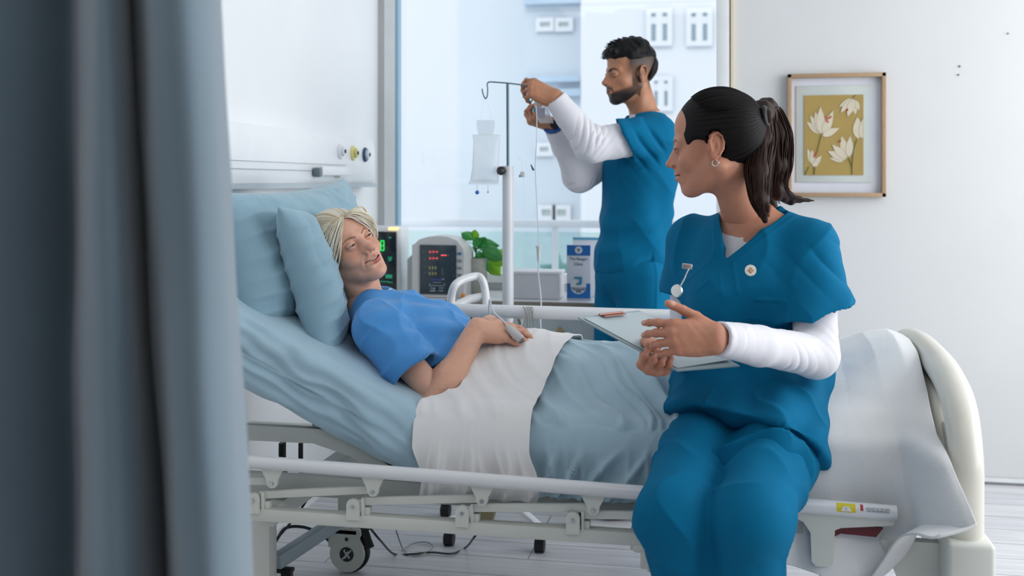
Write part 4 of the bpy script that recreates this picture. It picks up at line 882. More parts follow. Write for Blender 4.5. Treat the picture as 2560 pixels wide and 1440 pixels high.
MB().tube(spline([hk(1340, 262, -.02), hk(1342, 300, -.05), hk(1341, 360, -.05), hk(1338, 420, -.02), hk(1342, 500), hk(1345, 560), hk(1347, 617)], 6), .0016, 8).build('upper_tube', M['cablew'], dl)
MB().lathe(hk(1347, 656), [(0, 0), (.004, 0), (.0065, .012), (.0085, .05), (.0115, .056), (.0115, .060), (0, .060)]).build('drip_chamber', mat('chamber_white', '#cfd3d4', .35), dl)
MB().tube(spline([hk(1347, 656), hk(1346, 690), hk(1351, 730), hk(1353, 770, -.05), hk(1351, 800, -.1), hk(1353, 835, -.12)], 6), .0026, 8).build('lower_tube', M['cablew'], dl)
rcl = empty('roller_clamp', hk(1308, 440), 'small white roller clamp on the tubing beside the pole', 'clamp')
MB().box(hk(1306, 436), (.016, .012, .02), bevel=.004).build('clamp_body', mat('clamp_white', '#c9cac4', .4), rcl); MB().sphere(hk(1300, 440), .005, 8).build('roller', mat('roller_blue', '#6d9cb8', .4), rcl)
MB().tube(spline([hk(1296, 398), hk(1302, 396), hk(1305, 415), hk(1309, 450), hk(1312, 490), hk(1309, 540)], 6), .0011, 6).build('tube', M['clear'], rcl)
tag(MB().tube([hk(1327, 411), hk(1331, 420), hk(1334, 426)], [.0018, .0035, .0045], 10).build('blue_cap', mat('cap_navy', '#17406b', .4)), 'small dark blue cap dangling right of the drip pole', 'cap')
# ------------------------------------------------------------------ people
M['skin'] = mat('skin', '#c08a70', .5, var=.05, scale=35, bump=.10, bscale=260, sss=.12, attr='Col')
def skinmat(name, rough=.48): return mat(name, '#c08a70', rough, var=.05, scale=35, bump=.10, bscale=260, sss=.12, attr='Col')
def frame3(fwd, up):
    """columns: subject's right, forward, up"""
    f = nrm(fwd); u = np.array(up, float); u = nrm(u-f*np.dot(u, f)); return np.column_stack([np.cross(f, u), f, u])
def seg_d(V, a, b):
    a, b = np.array(a), np.array(b); ba = b-a; t = np.clip(((V-a)@ba)/(ba@ba), 0, 1); return np.linalg.norm(V-a-t[:, None]*ba, axis=1)
def head(c, R, scale, skin, lip, brow, neck_end, neck_r=(.052, .056), smile=0., open_=0., male=False, vox=.0017, beard=None, old=0., brow_z=0., lid=1., chin=0., lash=1., gaze=(0, 0), iris='#3a2a1c', nose=1., blush=.0, jaw=1., fade=None):
    """returns the skin piece and the eye / teeth meshes in world space. c: centre at eye level, R: frame3"""
    tow = lambda V: (np.asarray(V)*scale)@R.T+c
    ne = (R.T@(np.array(neck_end)-c))/scale
    s = Sdf((-.115, -.16, min(-.15, ne[2]-.05)), (.115, .135, .14), vox)
    s.el((0, -.012, .045), (.075, .092, .080), k=0); s.el((0, .028, .042), (.062, .056, .056), k=.03)
    s.el((0, .028, -.035), (.0585*jaw, .056, .072), k=.03)
    for q in (-1, 1):
        s.rc((q*.053*jaw, -.006, -.046), (q*.020*jaw, .060, -.095), .020, .015, k=.03)
        s.el((q*.041, .050, -.026+.002*smile), (.021, .022+.002*smile, .019), k=.022)
        s.rc((q*.014, .083, .017+brow_z), (q*.046, .066, .019+brow_z), .009+.002*male, .007, k=.016)
    s.el((0, .069+chin, -.097-chin*.4), (.021+.003*male, .0175, .0155), k=.02)
    for q in (-1, 1): s.el((q*.031, .094, -.001), (.0165, .0105, .0105), k=.012, mode='-')
    s.rc((0, .080, .016), (0, .1055, -.028), .0080, .0096*nose, k=.014); s.el((0, .086, -.026), (.0185, .0175, .020), k=.012); s.el((0, .068, -.050), (.034, .024, .028), k=.02); s.el((0, .1105, -.0325), (.0105*nose, .0095, .0085), k=.007)
    for q in (-1, 1): s.el((q*.0122*nose, .098, -.0375), (.0074, .0098, .0070), k=.006)
    s.el((0, .077, -.064), (.028, .0185, .020), k=.018)
    cz = .0045*smile; cw = .0215+.004*smile; o2 = open_*.5
    up_, lo_ = [(0, .0962, -.0598+o2), (0, .0955, -.0692-o2)]
    for q in (-1, 1):
        co = (q*cw, .0825-.002*smile, -.0648+cz)
        s.rc((q*.004, .0962, -.0598+o2), (q*cw*.55, .0925, -.0605+cz*.35+o2*.8), .0047, .0040, k=.004); s.rc((q*cw*.55, .0925, -.0605+cz*.35+o2*.8), co, .0036, .002, k=.004)
        s.rc((0, .0950, -.0698-o2), (q*cw*.55, .0915, -.0690+cz*.4-o2*.8), .0060, .0050, k=.004); s.rc((q*cw*.55, .0915, -.0690+cz*.4-o2*.8), co, .0044, .002, k=.004)
        s.el((q*(cw+.003), .0865, -.0648+cz), (.003, .004, .0022), k=.005, mode='-')
        if smile > .2:
            s.rc((q*.0165, .0965, -.040), (q*.0285, .089, -.054), .0016, .0022, k=.007, mode='-'); s.rc((q*.0285, .089, -.054), (q*.0325, .079, -.070), .0022, .0012, k=.007, mode='-')
            s.el((q*.040, .0605, -.034), (.019, .0185, .016), k=.014)
        if old > .3: s.rc((q*.017, .0930, -.0125), (q*.040, .081, -.0145), .0012, .001, k=.004, mode='-')
    s.el((0, .0965, -.081), (.013, .006, .0038), k=.009, mode='-')
    # the line between the lips follows the smile
    hh = max(.0009, o2)
    for i in range(-6, 7):
        u = i/6; x = cw*.88*u; s.el((x, .0975-.012*u*u, -.0646+cz*u*u), (.0042, .0115, hh*(1-.75*u*u)+.0004), k=.0008, mode='-')
    for q in (-1, 1): s.el((q*.0055, .1045, -.0425), (.0032, .0055, .0030), k=.002, mode='-')
    # eyes: lids over the eyeball, then the opening
    hz = .0046*lid
    for q in (-1, 1):
        s.el((q*.031, .0772, 0), (.0150, .0148, .0142), k=.004)
        if lid > .7: s.rc((q*.019, .0928, .0078), (q*.042, .0858, .0072), .0009, .0009, k=.003, mode='-')
        s.el((q*.0313, .0945, -.0008), (.0128, .0125, hz), k=.0012, mode='-')
    # ears
    for q in (-1, 1):
        rt = np.column_stack([nrm((1, q*-.38, 0)), nrm((q*.38, 1, .15)), nrm(np.cross(nrm((1, q*-.38, 0)), nrm((q*.38, 1, .15))))]); e0 = np.array([q*.0755, -.016, -.004]); T = lambda a, b_, d=0: e0+rt[:, 1]*a+rt[:, 2]*b_+rt[:, 0]*q*d
        s.rc((q*.066, -.008, -.006), T(0, 0, -.004), .014, .008, k=.006)
        s.el(T(0, 0, 0), (.0042, .0165, .0285), k=.004, rot=rt)
        rim = [T(.012, -.004, .002), T(.015, .010, .003), T(.010, .024, .004), T(-.002, .0305, .0045), T(-.013, .024, .005), T(-.0175, .010, .005), T(-.016, -.006, .004), T(-.009, -.020, .003), T(-.001, -.028, .002)]
        for i in range(len(rim)-1): s.rc(rim[i], rim[i+1], .0032, .0032, k=.0015)
        s.el(T(.003, -.0265, .001), (.0045, .0078, .0085), k=.004, rot=rt)
        s.el(T(.003, -.002, .006), (.0062, .0072, .0125), k=.003, mode='-', rot=rt); s.rc(T(-.010, .018, .0065), T(-.011, -.004, .0065), .0022, .002, k=.002, mode='-'); s.rc(T(-.004, .019, .0065), T(.005, .017, .0065), .0022, .0018, k=.002, mode='-')
        s.el(T(.0115, -.006, .004), (.0035, .003, .005), k=.002, rot=rt)
    # neck
    n0 = np.array([0, -.026, -.055]); s.rc(n0, ne, neck_r[0], neck_r[1], k=.028)
    if not male:
        for q in (-1, 1): s.rc((q*.052, -.022, -.055), ne+np.array([q*.012, .046, -.01]), .009, .008, k=.022)
    else:
        for q in (-1, 1): s.rc((q*.052, -.026, -.05), ne+np.array([q*.016, .044, -.01]), .013, .010, k=.02)
        s.el((ne+n0)/2+np.array([0, .050, .002]), (.009, .010, .014), k=.015)
    V, F = s.mesh()
    C = np.tile(np.array(srgb(skin)), (len(V), 1)); mix = lambda m, c_: C+(np.array(srgb(c_) if isinstance(c_, str) else c_)-C)*m[:, None]
    C = mix(.30*np.exp(-((np.abs(V[:, 0])-.042)/.018)**2-((V[:, 2]+.03)/.018)**2)*(V[:, 1] > .03)*(.4+blush), '#b5563f')
    C = mix(.35*np.exp(-((V[:, 0])/.016)**2-((V[:, 2]+.034)/.012)**2)*(V[:, 1] > .09)*(.4+blush), '#b5563f')
    C = mix(.30*(np.abs(V[:, 0]) > .0785)*(V[:, 1] < .012)*(V[:, 1] > -.04)*(np.abs(V[:, 2]+.004) < .038), '#a8533f')
    if old: C = mix(.22*old*smooth01(wav(V, 9, 6, 160), .3, .9), '#a5654f')
    if fade:      # cropped hair fading out at the sides and nape
        side = smooth01(V[:, 2], -.035, .045)*smooth01(-V[:, 1], -.052, -.026); nape = smooth01(-V[:, 1], .03, .07)*smooth01(V[:, 2], -.085, -.02)
        ear = (np.abs(V[:, 0]) > .0785)*(V[:, 1] > -.04)*(V[:, 1] < .012)*(np.abs(V[:, 2]) < .045); C = mix(np.clip(np.maximum(side, nape), 0, 1)*.93*(1-ear), fade)
    if beard:
        b_ = V+0; lx = np.abs(b_[:, 0]); j = smooth01(-(b_[:, 2]+.058+.7*(.0-b_[:, 1])*0), .0, .018)
        line = -.047-.30*(b_[:, 1]-.02)           # cheek line falls towards the mouth
        lowb = -.122+.95*np.clip(.050-b_[:, 1], 0, 1); cheek = smooth01(line-b_[:, 2], -.006, .010)*smooth01(b_[:, 1], -.028, -.012)*smooth01(b_[:, 2]-lowb, -.006, .008)
        burn = (lx > .055)*(b_[:, 1] > -.012)*(b_[:, 1] < .022)*smooth01(-b_[:, 2], -.03, .03)*.75
        mou = np.exp(-((b_[:, 2]+.0515+.18*lx)/.0055)**2)*(lx < .028)*(b_[:, 1] > .082)
        lipm = ((lx/.026)**2+((b_[:, 2]+.0665)/.0125)**2 < 1)*(b_[:, 1] > .08)
        soul = .75*(lx < .007)*(b_[:, 2] < -.0745)*(b_[:, 2] > -.087)
        dn = smooth01(-b_[:, 2], .055, .085)*.22+.80
        C = mix(np.clip(np.maximum.reduce([cheek*dn*(1-lipm), burn, mou*.95, soul]), 0, 1)*.985, beard)
    for q in (-1, 1):
        co = np.array([q*cw, .0825, -.0648+cz])
        pu = [(0, .0965, -.0600+o2), (q*cw*.55, .0930, -.0605+cz*.35+o2*.8), co]; pl = [(0, .0955, -.0698-o2), (q*cw*.55, .0918, -.0690+cz*.4-o2*.8), co]
        d1 = np.minimum(seg_d(V, pu[0], pu[1]), seg_d(V, pu[1], pu[2])); d2 = np.minimum(seg_d(V, pl[0], pl[1]), seg_d(V, pl[1], pl[2])); tp_ = 1-.62*np.clip(np.abs(V[:, 0])/cw, 0, 1)**2.5
        C = mix(.9*smooth01(-np.minimum(d1-.0056*tp_, d2-.0070*tp_), -.0008, .0010)*(V[:, 1] > .076)*(np.abs(V[:, 0]) < cw+.001), lip)
        pts = [(q*.013, .091, .0150+brow_z), (q*.024, .0905, .0200+brow_z), (q*.036, .083, .0220+brow_z), (q*.049, .070, .0170+brow_z)]
        wd = [.0050, .0050, .0038, .0018] if male else [.0030, .0028, .0021, .0008]; m_ = np.zeros(len(V))
        for i in range(3):
            a, b_ = np.array(pts[i]), np.array(pts[i+1]); ab = b_-a; Vp = V*np.array([1, 0, 1]); a2, ab2 = a*np.array([1, 0, 1]), ab*np.array([1, 0, 1]); t = np.clip(((Vp-a2)@ab2)/(ab2@ab2), 0, 1)
            dd = np.linalg.norm(Vp-a2-t[:, None]*ab2, axis=1); m_ = np.maximum(m_, smooth01(-(dd-(wd[i]+(wd[i+1]-wd[i])*t)), -.0010, .0012))
        C = mix(m_*(V[:, 1] > .055)*.92, brow)
        e = np.sqrt(((V[:, 0]-q*.0313)/.0128)**2+((V[:, 2]+.0008)/hz)**2); C = mix(np.exp(-((e-1.02)/.16)**2)*(V[:, 1] > .076)*np.minimum(1, lash*.95*(V[:, 2] > -.001)+.30), '#1d120e')
    W_ = tow(V); ex = {}
    # eyeballs
    Es = []
    for q in (-1, 1):
        n = 40; th = np.linspace(0, math.pi, n)[:, None]*np.ones(n); ph = np.ones(n)[:, None]*np.linspace(0, 2*math.pi, n)
        g = nrm((gaze[0], 1, gaze[1])); a = nrm(np.cross(g, (0, 0, 1))); b_ = np.cross(a, g)
        X = np.array([q*.031, .0783, 0])+.0124*(np.cos(th)[..., None]*g+np.sin(th)[..., None]*(np.cos(ph)[..., None]*a+np.sin(ph)[..., None]*b_))
        cc = np.tile(np.array([.27, .25, .24]), (n*n, 1)); t_ = th.ravel(); cc[t_ < .50] = srgb(iris); cc[t_ < .21] = (.004, .004, .004)
        idx = np.arange(n*n).reshape(n, n); Fq = np.stack([idx[:-1, :-1], idx[1:, :-1], idx[1:, 1:], idx[:-1, 1:]], -1).reshape(-1, 4); Es.append((tow(X.reshape(-1, 3)), Fq, cc))
    ex['eyes'] = Es
    if open_ > 0:
        T_ = MB()
        for i in range(-4, 5):
            u = i/4.5; T_.sphere((cw*.86*u, .0905-.0125*u*u, -.0636+cz*u*u+o2*.45), .0036, 8, (.92, .7, 1.45*(1-.35*u*u)))
        ex['teeth'] = (tow(np.array(T_.v)), T_.f)
    return (W_, F, C), ex, tow
M['eye'] = mat('eye', '#ffffff', .3, var=0, attr='Col', coat=.1, spec=.3); M['teeth'] = mat('teeth', '#dcd6cb', .3)
def add_face(person, ex):
    for E in ex['eyes']: meshobj('eyeball', E[0], E[1], M['eye'], person, colors=E[2])
    if 'teeth' in ex: meshobj('teeth', ex['teeth'][0], ex['teeth'][1], M['teeth'], person)

def hand(wrist, ex, ez, side, elbow, skin, curls, thumb, scale=.95, spread=(8, 2, -4, -11), nail='#d9a796', arm_r=(.024, .038), vox=.0016, arm_to=1.0, knuck='#a5563f', fl=1.0):
    """side=+1 right hand, -1 left. ex: along the fingers, ez: out of the back of the hand"""
    ex = nrm(ex); ez = np.array(ez, float); ez = nrm(ez-ex*np.dot(ez, ex)); ey = np.cross(ez, ex)*side; R = np.column_stack([ex, ey, ez]); sc_ = scale
    wrist = np.array(wrist, float); tow = lambda V: (np.asarray(V)*sc_)@R.T+wrist
    el = (R.T@(np.array(elbow)-wrist))/sc_*arm_to; ln = np.linalg.norm(el)
    lo = np.minimum((-.03, -.075, -.12), el-.06); hi = np.maximum((.20, .09, .05), el+.06)
    s = Sdf(lo, hi, vox if ln < .2 else max(vox, .0019))
    kn = [(.090, .027, 0), (.094, .008, .003), (.089, -.011, .002), (.079, -.028, -.003)]; L = [.072, .080, .074, .058]; rr = [.0090, .0092, .0088, .0078]
    s.rc((0, .010, 0), el*1.0+np.array([0, .006, 0]), arm_r[0]*.92, arm_r[1], k=.02); s.rc((0, -.010, 0), el*1.0-np.array([0, .006, 0]), arm_r[0]*.92, arm_r[1], k=.02)
    if ln > .1: s.el(el*.70, (arm_r[1]*1.05,)*3, k=.05)
    for i in range(4): s.rc((.004, kn[i][1]*.45, -.001), kn[i], .0165, .0112-.0006*i, k=.016)
    s.el((.045, .024, -.013), (.034, .018, .014), k=.018); s.el((.045, -.024, -.011), (.036, .014, .013), k=.016)
    nails = []; kns = []
    for i in range(4):
        p = np.array(kn[i], float); sp = math.radians(spread[i]); an = 0; d0 = np.array([math.cos(sp), math.sin(sp), 0]); segs = [L[i]*.46, L[i]*.30, L[i]*.24]; r = rr[i]
        c_ = curls[i] if isinstance(curls[0], (tuple, list)) else curls
        for j in range(3):
            an += math.radians(c_[j]); d = d0*math.cos(an)+np.array([0, 0, -1])*math.sin(an); q = p+d*segs[j]*fl; r2 = r*(.93, .88, .82)[j]
            s.rc(p, q, r, r2, k=.003 if j else .007)
            if j < 2: s.el(q, (r2*1.05,)*3, k=.003)
            if j == 0: kns.append(p.copy())
            kns.append(q.copy())
            if j == 2: up = d0*math.sin(an)+np.array([0, 0, 1])*math.cos(an); nails.append((p+d*segs[j]*.72+up*r2*.95, d, up, r2))
            p = q; r = r2
    tp = [np.array(t, float) for t in thumb]; rs = [.0150, .0112, .0100, .0086]
    for j in range(len(tp)-1): s.rc(tp[j], tp[j+1], rs[j], rs[j+1], k=.012 if j == 0 else .003)
    d = nrm(tp[-1]-tp[-2]); up = np.array([0, .5, .85]); up = nrm(up-d*np.dot(up, d)); nails.append((tp[-2]+(tp[-1]-tp[-2])*.75+up*rs[3]*.95, d, up, .0095))
    V, F = s.mesh(); C = np.tile(np.array(srgb(skin)), (len(V), 1)); kc = np.array(srgb(knuck))
    for k_ in kns+[tp[1], tp[2]]: m_ = .28*np.exp(-(np.linalg.norm(V-k_, axis=1)/.012)**2); C = C+(kc-C)*m_[:, None]
    for (c_, d, up, r) in nails:
        w_ = V-c_; u = w_@d; v = w_@np.cross(d, up); h = w_@up; m_ = smooth01(1-((u/.0062)**2+(v/(r*.72))**2), 0, .35)*(np.abs(h) < .005); C = C+(np.array(srgb(nail))-C)*m_[:, None]
    V = V+vnormals(V, F)*(.0004*wav(V, 12, 5, 300))[:, None]
    return tow(V), F, C

def garment(name, s, m, parent, seed=1, amp=.003, scale=28, aniso=(1, 1, .35), extra=None, R=None, lab=None, fine=.0012, ridge=1.0):
    V, F = s.mesh(); N = vnormals(V, F)
    Q = V if R is None else V@R
    D = amp*wav(Q, seed, 6, scale, aniso)+fine*wav(Q, seed+9, 5, scale*2.6, aniso)-ridge*amp*((1-np.abs(wav(Q, seed+4, 5, scale*1.5, aniso)))**4-.2)
    if extra is not None: D = D+extra(V, N)
    V = V+N*D[:, None]; o = meshobj(name, V, F, m, parent)
    if lab: o['label'] = lab
    return o
def crease(V, a, b, n, wl, amp, width, ph=0, bend=0.):
    """ridged folds crossing the limb from a to b; n: direction the folds are tilted towards"""
    a, b = np.array(a), np.array(b); ba = b-a; L = np.linalg.norm(ba); ax = ba/L; t = (V-a)@ax; d = seg_d(V, a, b); w_ = (V-a)-t[:, None]*ax; s_ = w_@nrm(n)
    env = smooth01(t/L, -.05, .15)*smooth01(1-t/L, -.05, .15)*np.exp(-(d/width)**4)
    x = (t+s_*bend)/wl*2*math.pi+ph+1.1*wav(V, 77, 4, 18); r_ = np.abs(np.sin(x*.5)); return amp*env*((1-r_)**1.6*2.2-.55)*(.12+.88*smooth01(wav(V, 78, 4, 20), -.15, .8))
def strands(name, paths, r, m, parent, n=7, taper=(.5, 1, .35)):
    mb = MB()
    for i, p in enumerate(paths):
        N_ = len(p); rr = r[i] if hasattr(r, '__len__') else r
        mb.tube(p, [rr*np.interp(j/(N_-1), [0, .45, 1], taper) for j in range(N_)], n)
    return meshobj(name, mb.v, mb.f, m, parent)
def hairmat(name, c, rough=.38, c2=None, var=.15, attr=None):
    m = mat(name, c, rough, attr=attr, var=var, scale=60, stretch=(1, 1, 1), spec=.18); return m
def tubefold(V, N_): return 0
def ellip_pt(c, r, d):
    d = nrm(d); return np.array(c)+d/np.sqrt(((d/np.array(r))**2).sum())
def comb(h, t, n, c, r, lift=0.0, sag=None):
    """strand combed over an ellipsoid from direction h to direction t"""
    h, t = nrm(h), nrm(t); out = []
    for i in range(n):
        f = i/(n-1); d = nrm(h*(1-f)+t*f); p = ellip_pt(c, np.array(r)+lift*math.sin(math.pi*min(1, f*1.2)), d)
        out.append(p)
    return out
M['scrub'] = mat('teal_scrub_cotton', '#00678f', .85, var=.05, scale=6, bump=.10, bscale=600, sheen=.0, spec=.15)
M['white_knit'] = mat('white_jersey', '#dddbe0', .85, var=.02, bump=.1, bscale=500, sheen=.3)
M['navy_shade'] = mat('navy_shade_cotton', '#0d2138', .85)  # dark navy with shade put into the colour

# ================================================================== seated nurse
def nurse():
    c = W(1786, 364, 2.66); R = frame3(cv(-.93, -.10, .35), cv(-.04, 1, .0)); sk = '#c2876c'
    NB = W(1872, 560, 2.74)
    hp, ex, tow = head(c, R, 1.045, sk, '#9a4a48', '#1c1210', NB, (.047, .052), smile=.75, open_=.0035, vox=.0016, gaze=(0, -.05), blush=.2, jaw=1.0)
    # clipboard first: hands meet it
    A_, B_, C_, D_ = W(1445, 793, 2.46), W(1598, 776, 2.56), W(1850, 914, 2.50), W(1694, 926, 2.40)
    SL, SR = W(2030, 612, 2.66), W(1730, 606, 2.84); EL, ER = W(2040, 890, 2.53), W(1722, 850, 2.86)
    WL = W(1792, 846, 2.31)
    ux_, uy_ = nrm(B_-A_), nrm(D_-A_); nz_ = nrm(np.cross(ux_, uy_)); nz_ = nz_ if nz_@(CAM-A_) > 0 else -nz_; uo = nrm(np.cross(uy_, nz_)); uo = uo if uo@ux_ < 0 else -uo
    hx = nrm(uo+uy_*.12); WR = A_+(D_-A_)*.80+uo*.008-nz_*.023-hx*.086
    lh = hand(WL, cv(-1, .03, .04), cv(.05, .30, -1), -1, EL, sk, ((16, 22, 14), (26, 28, 14), (30, 34, 18), (24, 26, 14)), ((.014, .022, -.008), (.040, .046, -.012), (.070, .060, -.010), (.100, .071, -.006)), scale=1.02, arm_r=(.022, .020), arm_to=.22, spread=(6, 1, -4, -9))
    rh = hand(WR, hx, -nz_, 1, ER, sk, ((72, 74, 30), (74, 76, 30), (74, 76, 32), (72, 76, 34)), ((.014, .022, -.008), (.035, .040, -.022), (.060, .038, -.040), (.082, .030, -.052)), scale=.98, arm_r=(.022, .020), arm_to=.2)
    b = Sdf(np.min([NB, SL, SR, W(1890, 1500, 2.4), W(1650, 1500, 2.2)], 0)-.25, np.max([NB, SL, SR, W(1890, 560, 2.8), W(2100, 1500, 2.4)], 0)+.2, .007)
    T = frame3(cv(-.30, 0, -.95), cv(0, 1, .04)); Tr, Tf, Tu = T.T
    CH, WA, HI = W(1885, 700, 2.74), W(1890, 880, 2.75), W(1890, 1010, 2.74)
    KR, KL = W(1688, 1285, 2.30), W(1880, 1290, 2.24); AR_, AL_ = W(1745, 1600, 2.40), W(1850, 1600, 2.34)
    HR_, HL_ = W(1800, 1035, 2.72), W(1985, 1035, 2.66)
    b.rc(NB+Tu*.03, CH, .05, .10, k=.05); b.el(CH, (.150, .098, .16), k=.04, rot=T); b.el(WA, (.14, .10, .13), k=.05, rot=T); b.el(HI, (.175, .125, .11), k=.05, rot=T)
    for S_, E_ in ((SL, EL), (SR, ER)): b.rc(NB, S_, .05, .046, k=.04); b.rc(S_, E_, .042, .036, k=.02)
    b.rc(EL, WL, .035, .022, k=.02); b.rc(ER, WR, .035, .022, k=.02)
    for H_, K_, F_ in ((HR_, KR, AR_), (HL_, KL, AL_)): b.rc(H_, K_, .075, .055, k=.03); b.rc(K_, F_, .052, .04, k=.03)
    bv, bf = b.mesh(); bc = np.tile(np.array(srgb(sk)), (len(bv), 1))
    V, F, C = join(hp, (bv, bf, bc), lh, rh)
    me = meshobj('person', V, F, M['skin'], colors=C); tag(me, 'person in teal scrubs seated on the bed edge holding a clipboard, dark ponytail', 'person')
    add_face(me, ex)
    # undershirt (sleeves, and the neckline seen in the V)
    s = Sdf(np.min([WR, WL, EL, ER, SL, SR, HI], 0)-.12, np.max([WL, EL, ER, SL, SR, NB], 0)+.10, .0042)
    s.el(CH, (.158, .104, .165), k=0, rot=T); s.rc(NB-Tu*.035, CH, .066, .10, k=.03)
    for S_, E_, W_, cut in ((SL, EL, WL, .02), (SR, ER, WR, .03)):
        s.rc(S_, E_, .056, .050, k=.02); s.rc(E_, E_+(W_-E_)*.6, .050, .043, k=.022); s.rc(E_+(W_-E_)*.6, W_, .045, .0375, k=.01)
    for W_, E_ in ((WL, EL), (WR, ER)):
        dv_ = nrm(W_-E_); s.plane(W_-dv_*.004, dv_, lo=W_-.06, hi=W_+.06)
        s.rc(W_-dv_*.012, W_+dv_*.03, .0285, .0285, k=.001, mode='-')
    # scooped crew neckline
    s.rc(NB+Tf*.10+Tu*.045, NB+Tf*.02+Tu*.06, .072, .075, k=.004, mode='-'); s.rc(NB+Tu*.015, NB+Tu*.1, .062, .07, k=.004, mode='-')
    def exn(V, N):
        d = crease(V, EL+(SL-EL)*.25, EL-(SL-EL)*.04, WL-EL, .030, .0022, .075, bend=.8)+crease(V, EL-(WL-EL)*.05, EL+(WL-EL)*.42, SL-EL, .032, .0022, .07, bend=-.9)+crease(V, EL+(WL-EL)*.6, WL, SL-EL, .03, .0006, .05)
        return d
    garment('undershirt', s, M['white_knit'], me, 4, .0012, 30, extra=exn, fine=.0005)
    # tunic
    lo = np.min([SR, HR_, EL, SL, NB, W(1700, 1180, 2.3)], 0)-.16; hi = np.max([SL, HL_, NB, W(2150, 1100, 2.9), EL], 0)+.14
    s = Sdf(lo, hi, .0042)
    s.el(CH-Tu*.01, (.182, .122, .185), k=0, rot=T); s.el(WA, (.186, .128, .17), k=.07, rot=T); s.el(HI-Tu*.01, (.205, .15, .135), k=.06, rot=T)
    for q in (-1, 1): s.el(CH+Tr*q*.078+Tf*.078-Tu*.045, (.068, .062, .070), k=.05, rot=T)
    s.rc(NB-Tu*.03-Tr*.06, SR+Tu*.004, .050, .062, k=.05); s.rc(NB-Tu*.03+Tr*-.06, SL+Tu*.004, .050, .062, k=.05)
    s.rc(NB-Tu*.06, CH, .095, .13, k=.05)
    # sleeves flare outwards
    S0 = s; s = S0.like(); hl = W(2050, 815, 2.58); s.rc(SL-Tu*.012-RIGHT*.006, hl, .066, .096, k=.035); s.plane(W(2050, 779, 2.57), cv(.29, -.96, .0))
    s.rc(hl+nrm(SL-hl)*.075, hl+nrm(hl-SL)*.05, .064, .084, k=.002, mode='-'); S0.merge(s, .03); s = S0.like()
    hr = SR+(ER-SR)*.62; s.rc(SR-Tu*.005, hr, .066, .080, k=.035); s.plane(hr-nrm(ER-SR)*.03, nrm(ER-SR)); S0.merge(s, .03); s = S0
    # skirt of the tunic over the lap and the tail spread on the bed
    for H_, K_ in ((HR_, KR), (HL_, KL)):
        s.rc(H_+Tu*.01, H_+(K_-H_)*.48+Tu*.012, .120, .118, k=.05)
    s.rc((HR_+HL_)/2+Tf*.02, (HR_+HL_)/2+(KL+KR-HR_-HL_)*.24+Tu*.012, .105, .098, k=.06)
    s.rc(HL_+Tr*-.05-Tu*.02, W(2128, 1078, 2.78), .07, .028, k=.04)
    fw = nrm((KL+KR)/2-(HL_+HR_)/2); hp_ = (HL_+HR_)/2+fw*.155
    s.el(W(2010, 1030, 2.76), (.115, .12, .115), k=.05); s.el(W(1800, 1010, 2.74), (.13, .12, .10), k=.05)
    s.plane(hp_-Tu*.01, fw*.72-Tu*.62+Tr*.26, k=.004, lo=np.minimum(HR_, HL_)-.3, hi=hi)
    # V neck
    vb = W(1806, 652, 2.60); a_ = NB+Tr*.070+Tu*.03+Tf*.0; b_ = NB-Tr*.082+Tu*.02; outer = Tf
    pc = vb+Tf*.1
    n1 = nrm(np.cross(a_-vb, Tf)); n1 = n1 if (a_+Tr*.1-vb)@n1 > 0 else -n1
    n2 = nrm(np.cross(b_-vb, Tf)); n2 = n2 if (b_-Tr*.1-vb)@n2 > 0 else -n2
    back = NB+Tf*-.005
    s.slab_cut([(vb, n1), (vb, n2), (back, -Tf)], k=.002)
    s.rc(NB-Tu*.03, NB+Tu*.12, .066, .075, k=.006, mode='-')
    # breast pocket outline
    def ext(V, N):
        f = (V-CH)@Tf; x = (V-CH)@Tr; z = (V-CH)@Tu; front = smooth01(f, .02, .06)
        d = .0042*np.sin(x*58+2.2*wav(V, 3, 4, 9)+.8)*smooth01(-z, -.02, .12)*front
        d += .006*np.exp(-((z+.20+.10*x)/.018)**2)*0
        w1 = np.sin((z*1.0+x*.35)*85+2.2*wav(V, 8, 4, 10))*np.exp(-((z+.30)/.09)**2)*.0042
        pl = -.0028*np.exp(-((x+.088)/.0035)**2)*(z < -.035)*(z > -.15)*front-.0028*np.exp(-((z+.035)/.003)**2)*(x < -.012)*(x > -.088)*front
        vd = np.minimum(np.abs((V-vb)@n1), np.abs((V-vb)@n2)); band = .0022*np.exp(-((vd-.018)/.0035)**2)*front*(z > -.02)
        sl_ = crease(V, SL, hl, CH-SL, .08, .003, .12, bend=1.4)
        return d+w1+pl-band+sl_
    garment('scrub_tunic', s, M['scrub'], me, 31, .0036, 15, (1, 1, .55), extra=ext, R=T, fine=.0010, ridge=1.7)
    s = Sdf(W(2040, 1160, 2.6)-.12, W(2190, 980, 2.9)+.12, .004); s.rc(W(2050, 1060, 2.79), W(2126, 1082, 2.79), .062, .030, k=0, fl=(UP, .75)); garment('tunic_back_panel', s, M['navy_shade'], me, 2, .003, 18)  # tunic tail, its shadowed inside put into the navy colour
    # trousers
    s = Sdf(np.min([KR, AR_, HR_], 0)-.16, np.max([HL_, KL, AL_, HI], 0)+.16, .0048)
    s.el(HI-Tu*.03, (.19, .14, .10), k=0, rot=T)
    for H_, K_, F_, q in ((HR_, KR, AR_, -1), (HL_, KL, AL_, 1)):
        s.rc(H_, H_+(K_-H_)*.5, .104, .096, k=.03); s.rc(H_+(K_-H_)*.5, K_-Tf*-.0, .096, .080, k=.02); s.rc(K_+(F_-K_)*.04, F_, .080, .074, k=.03)
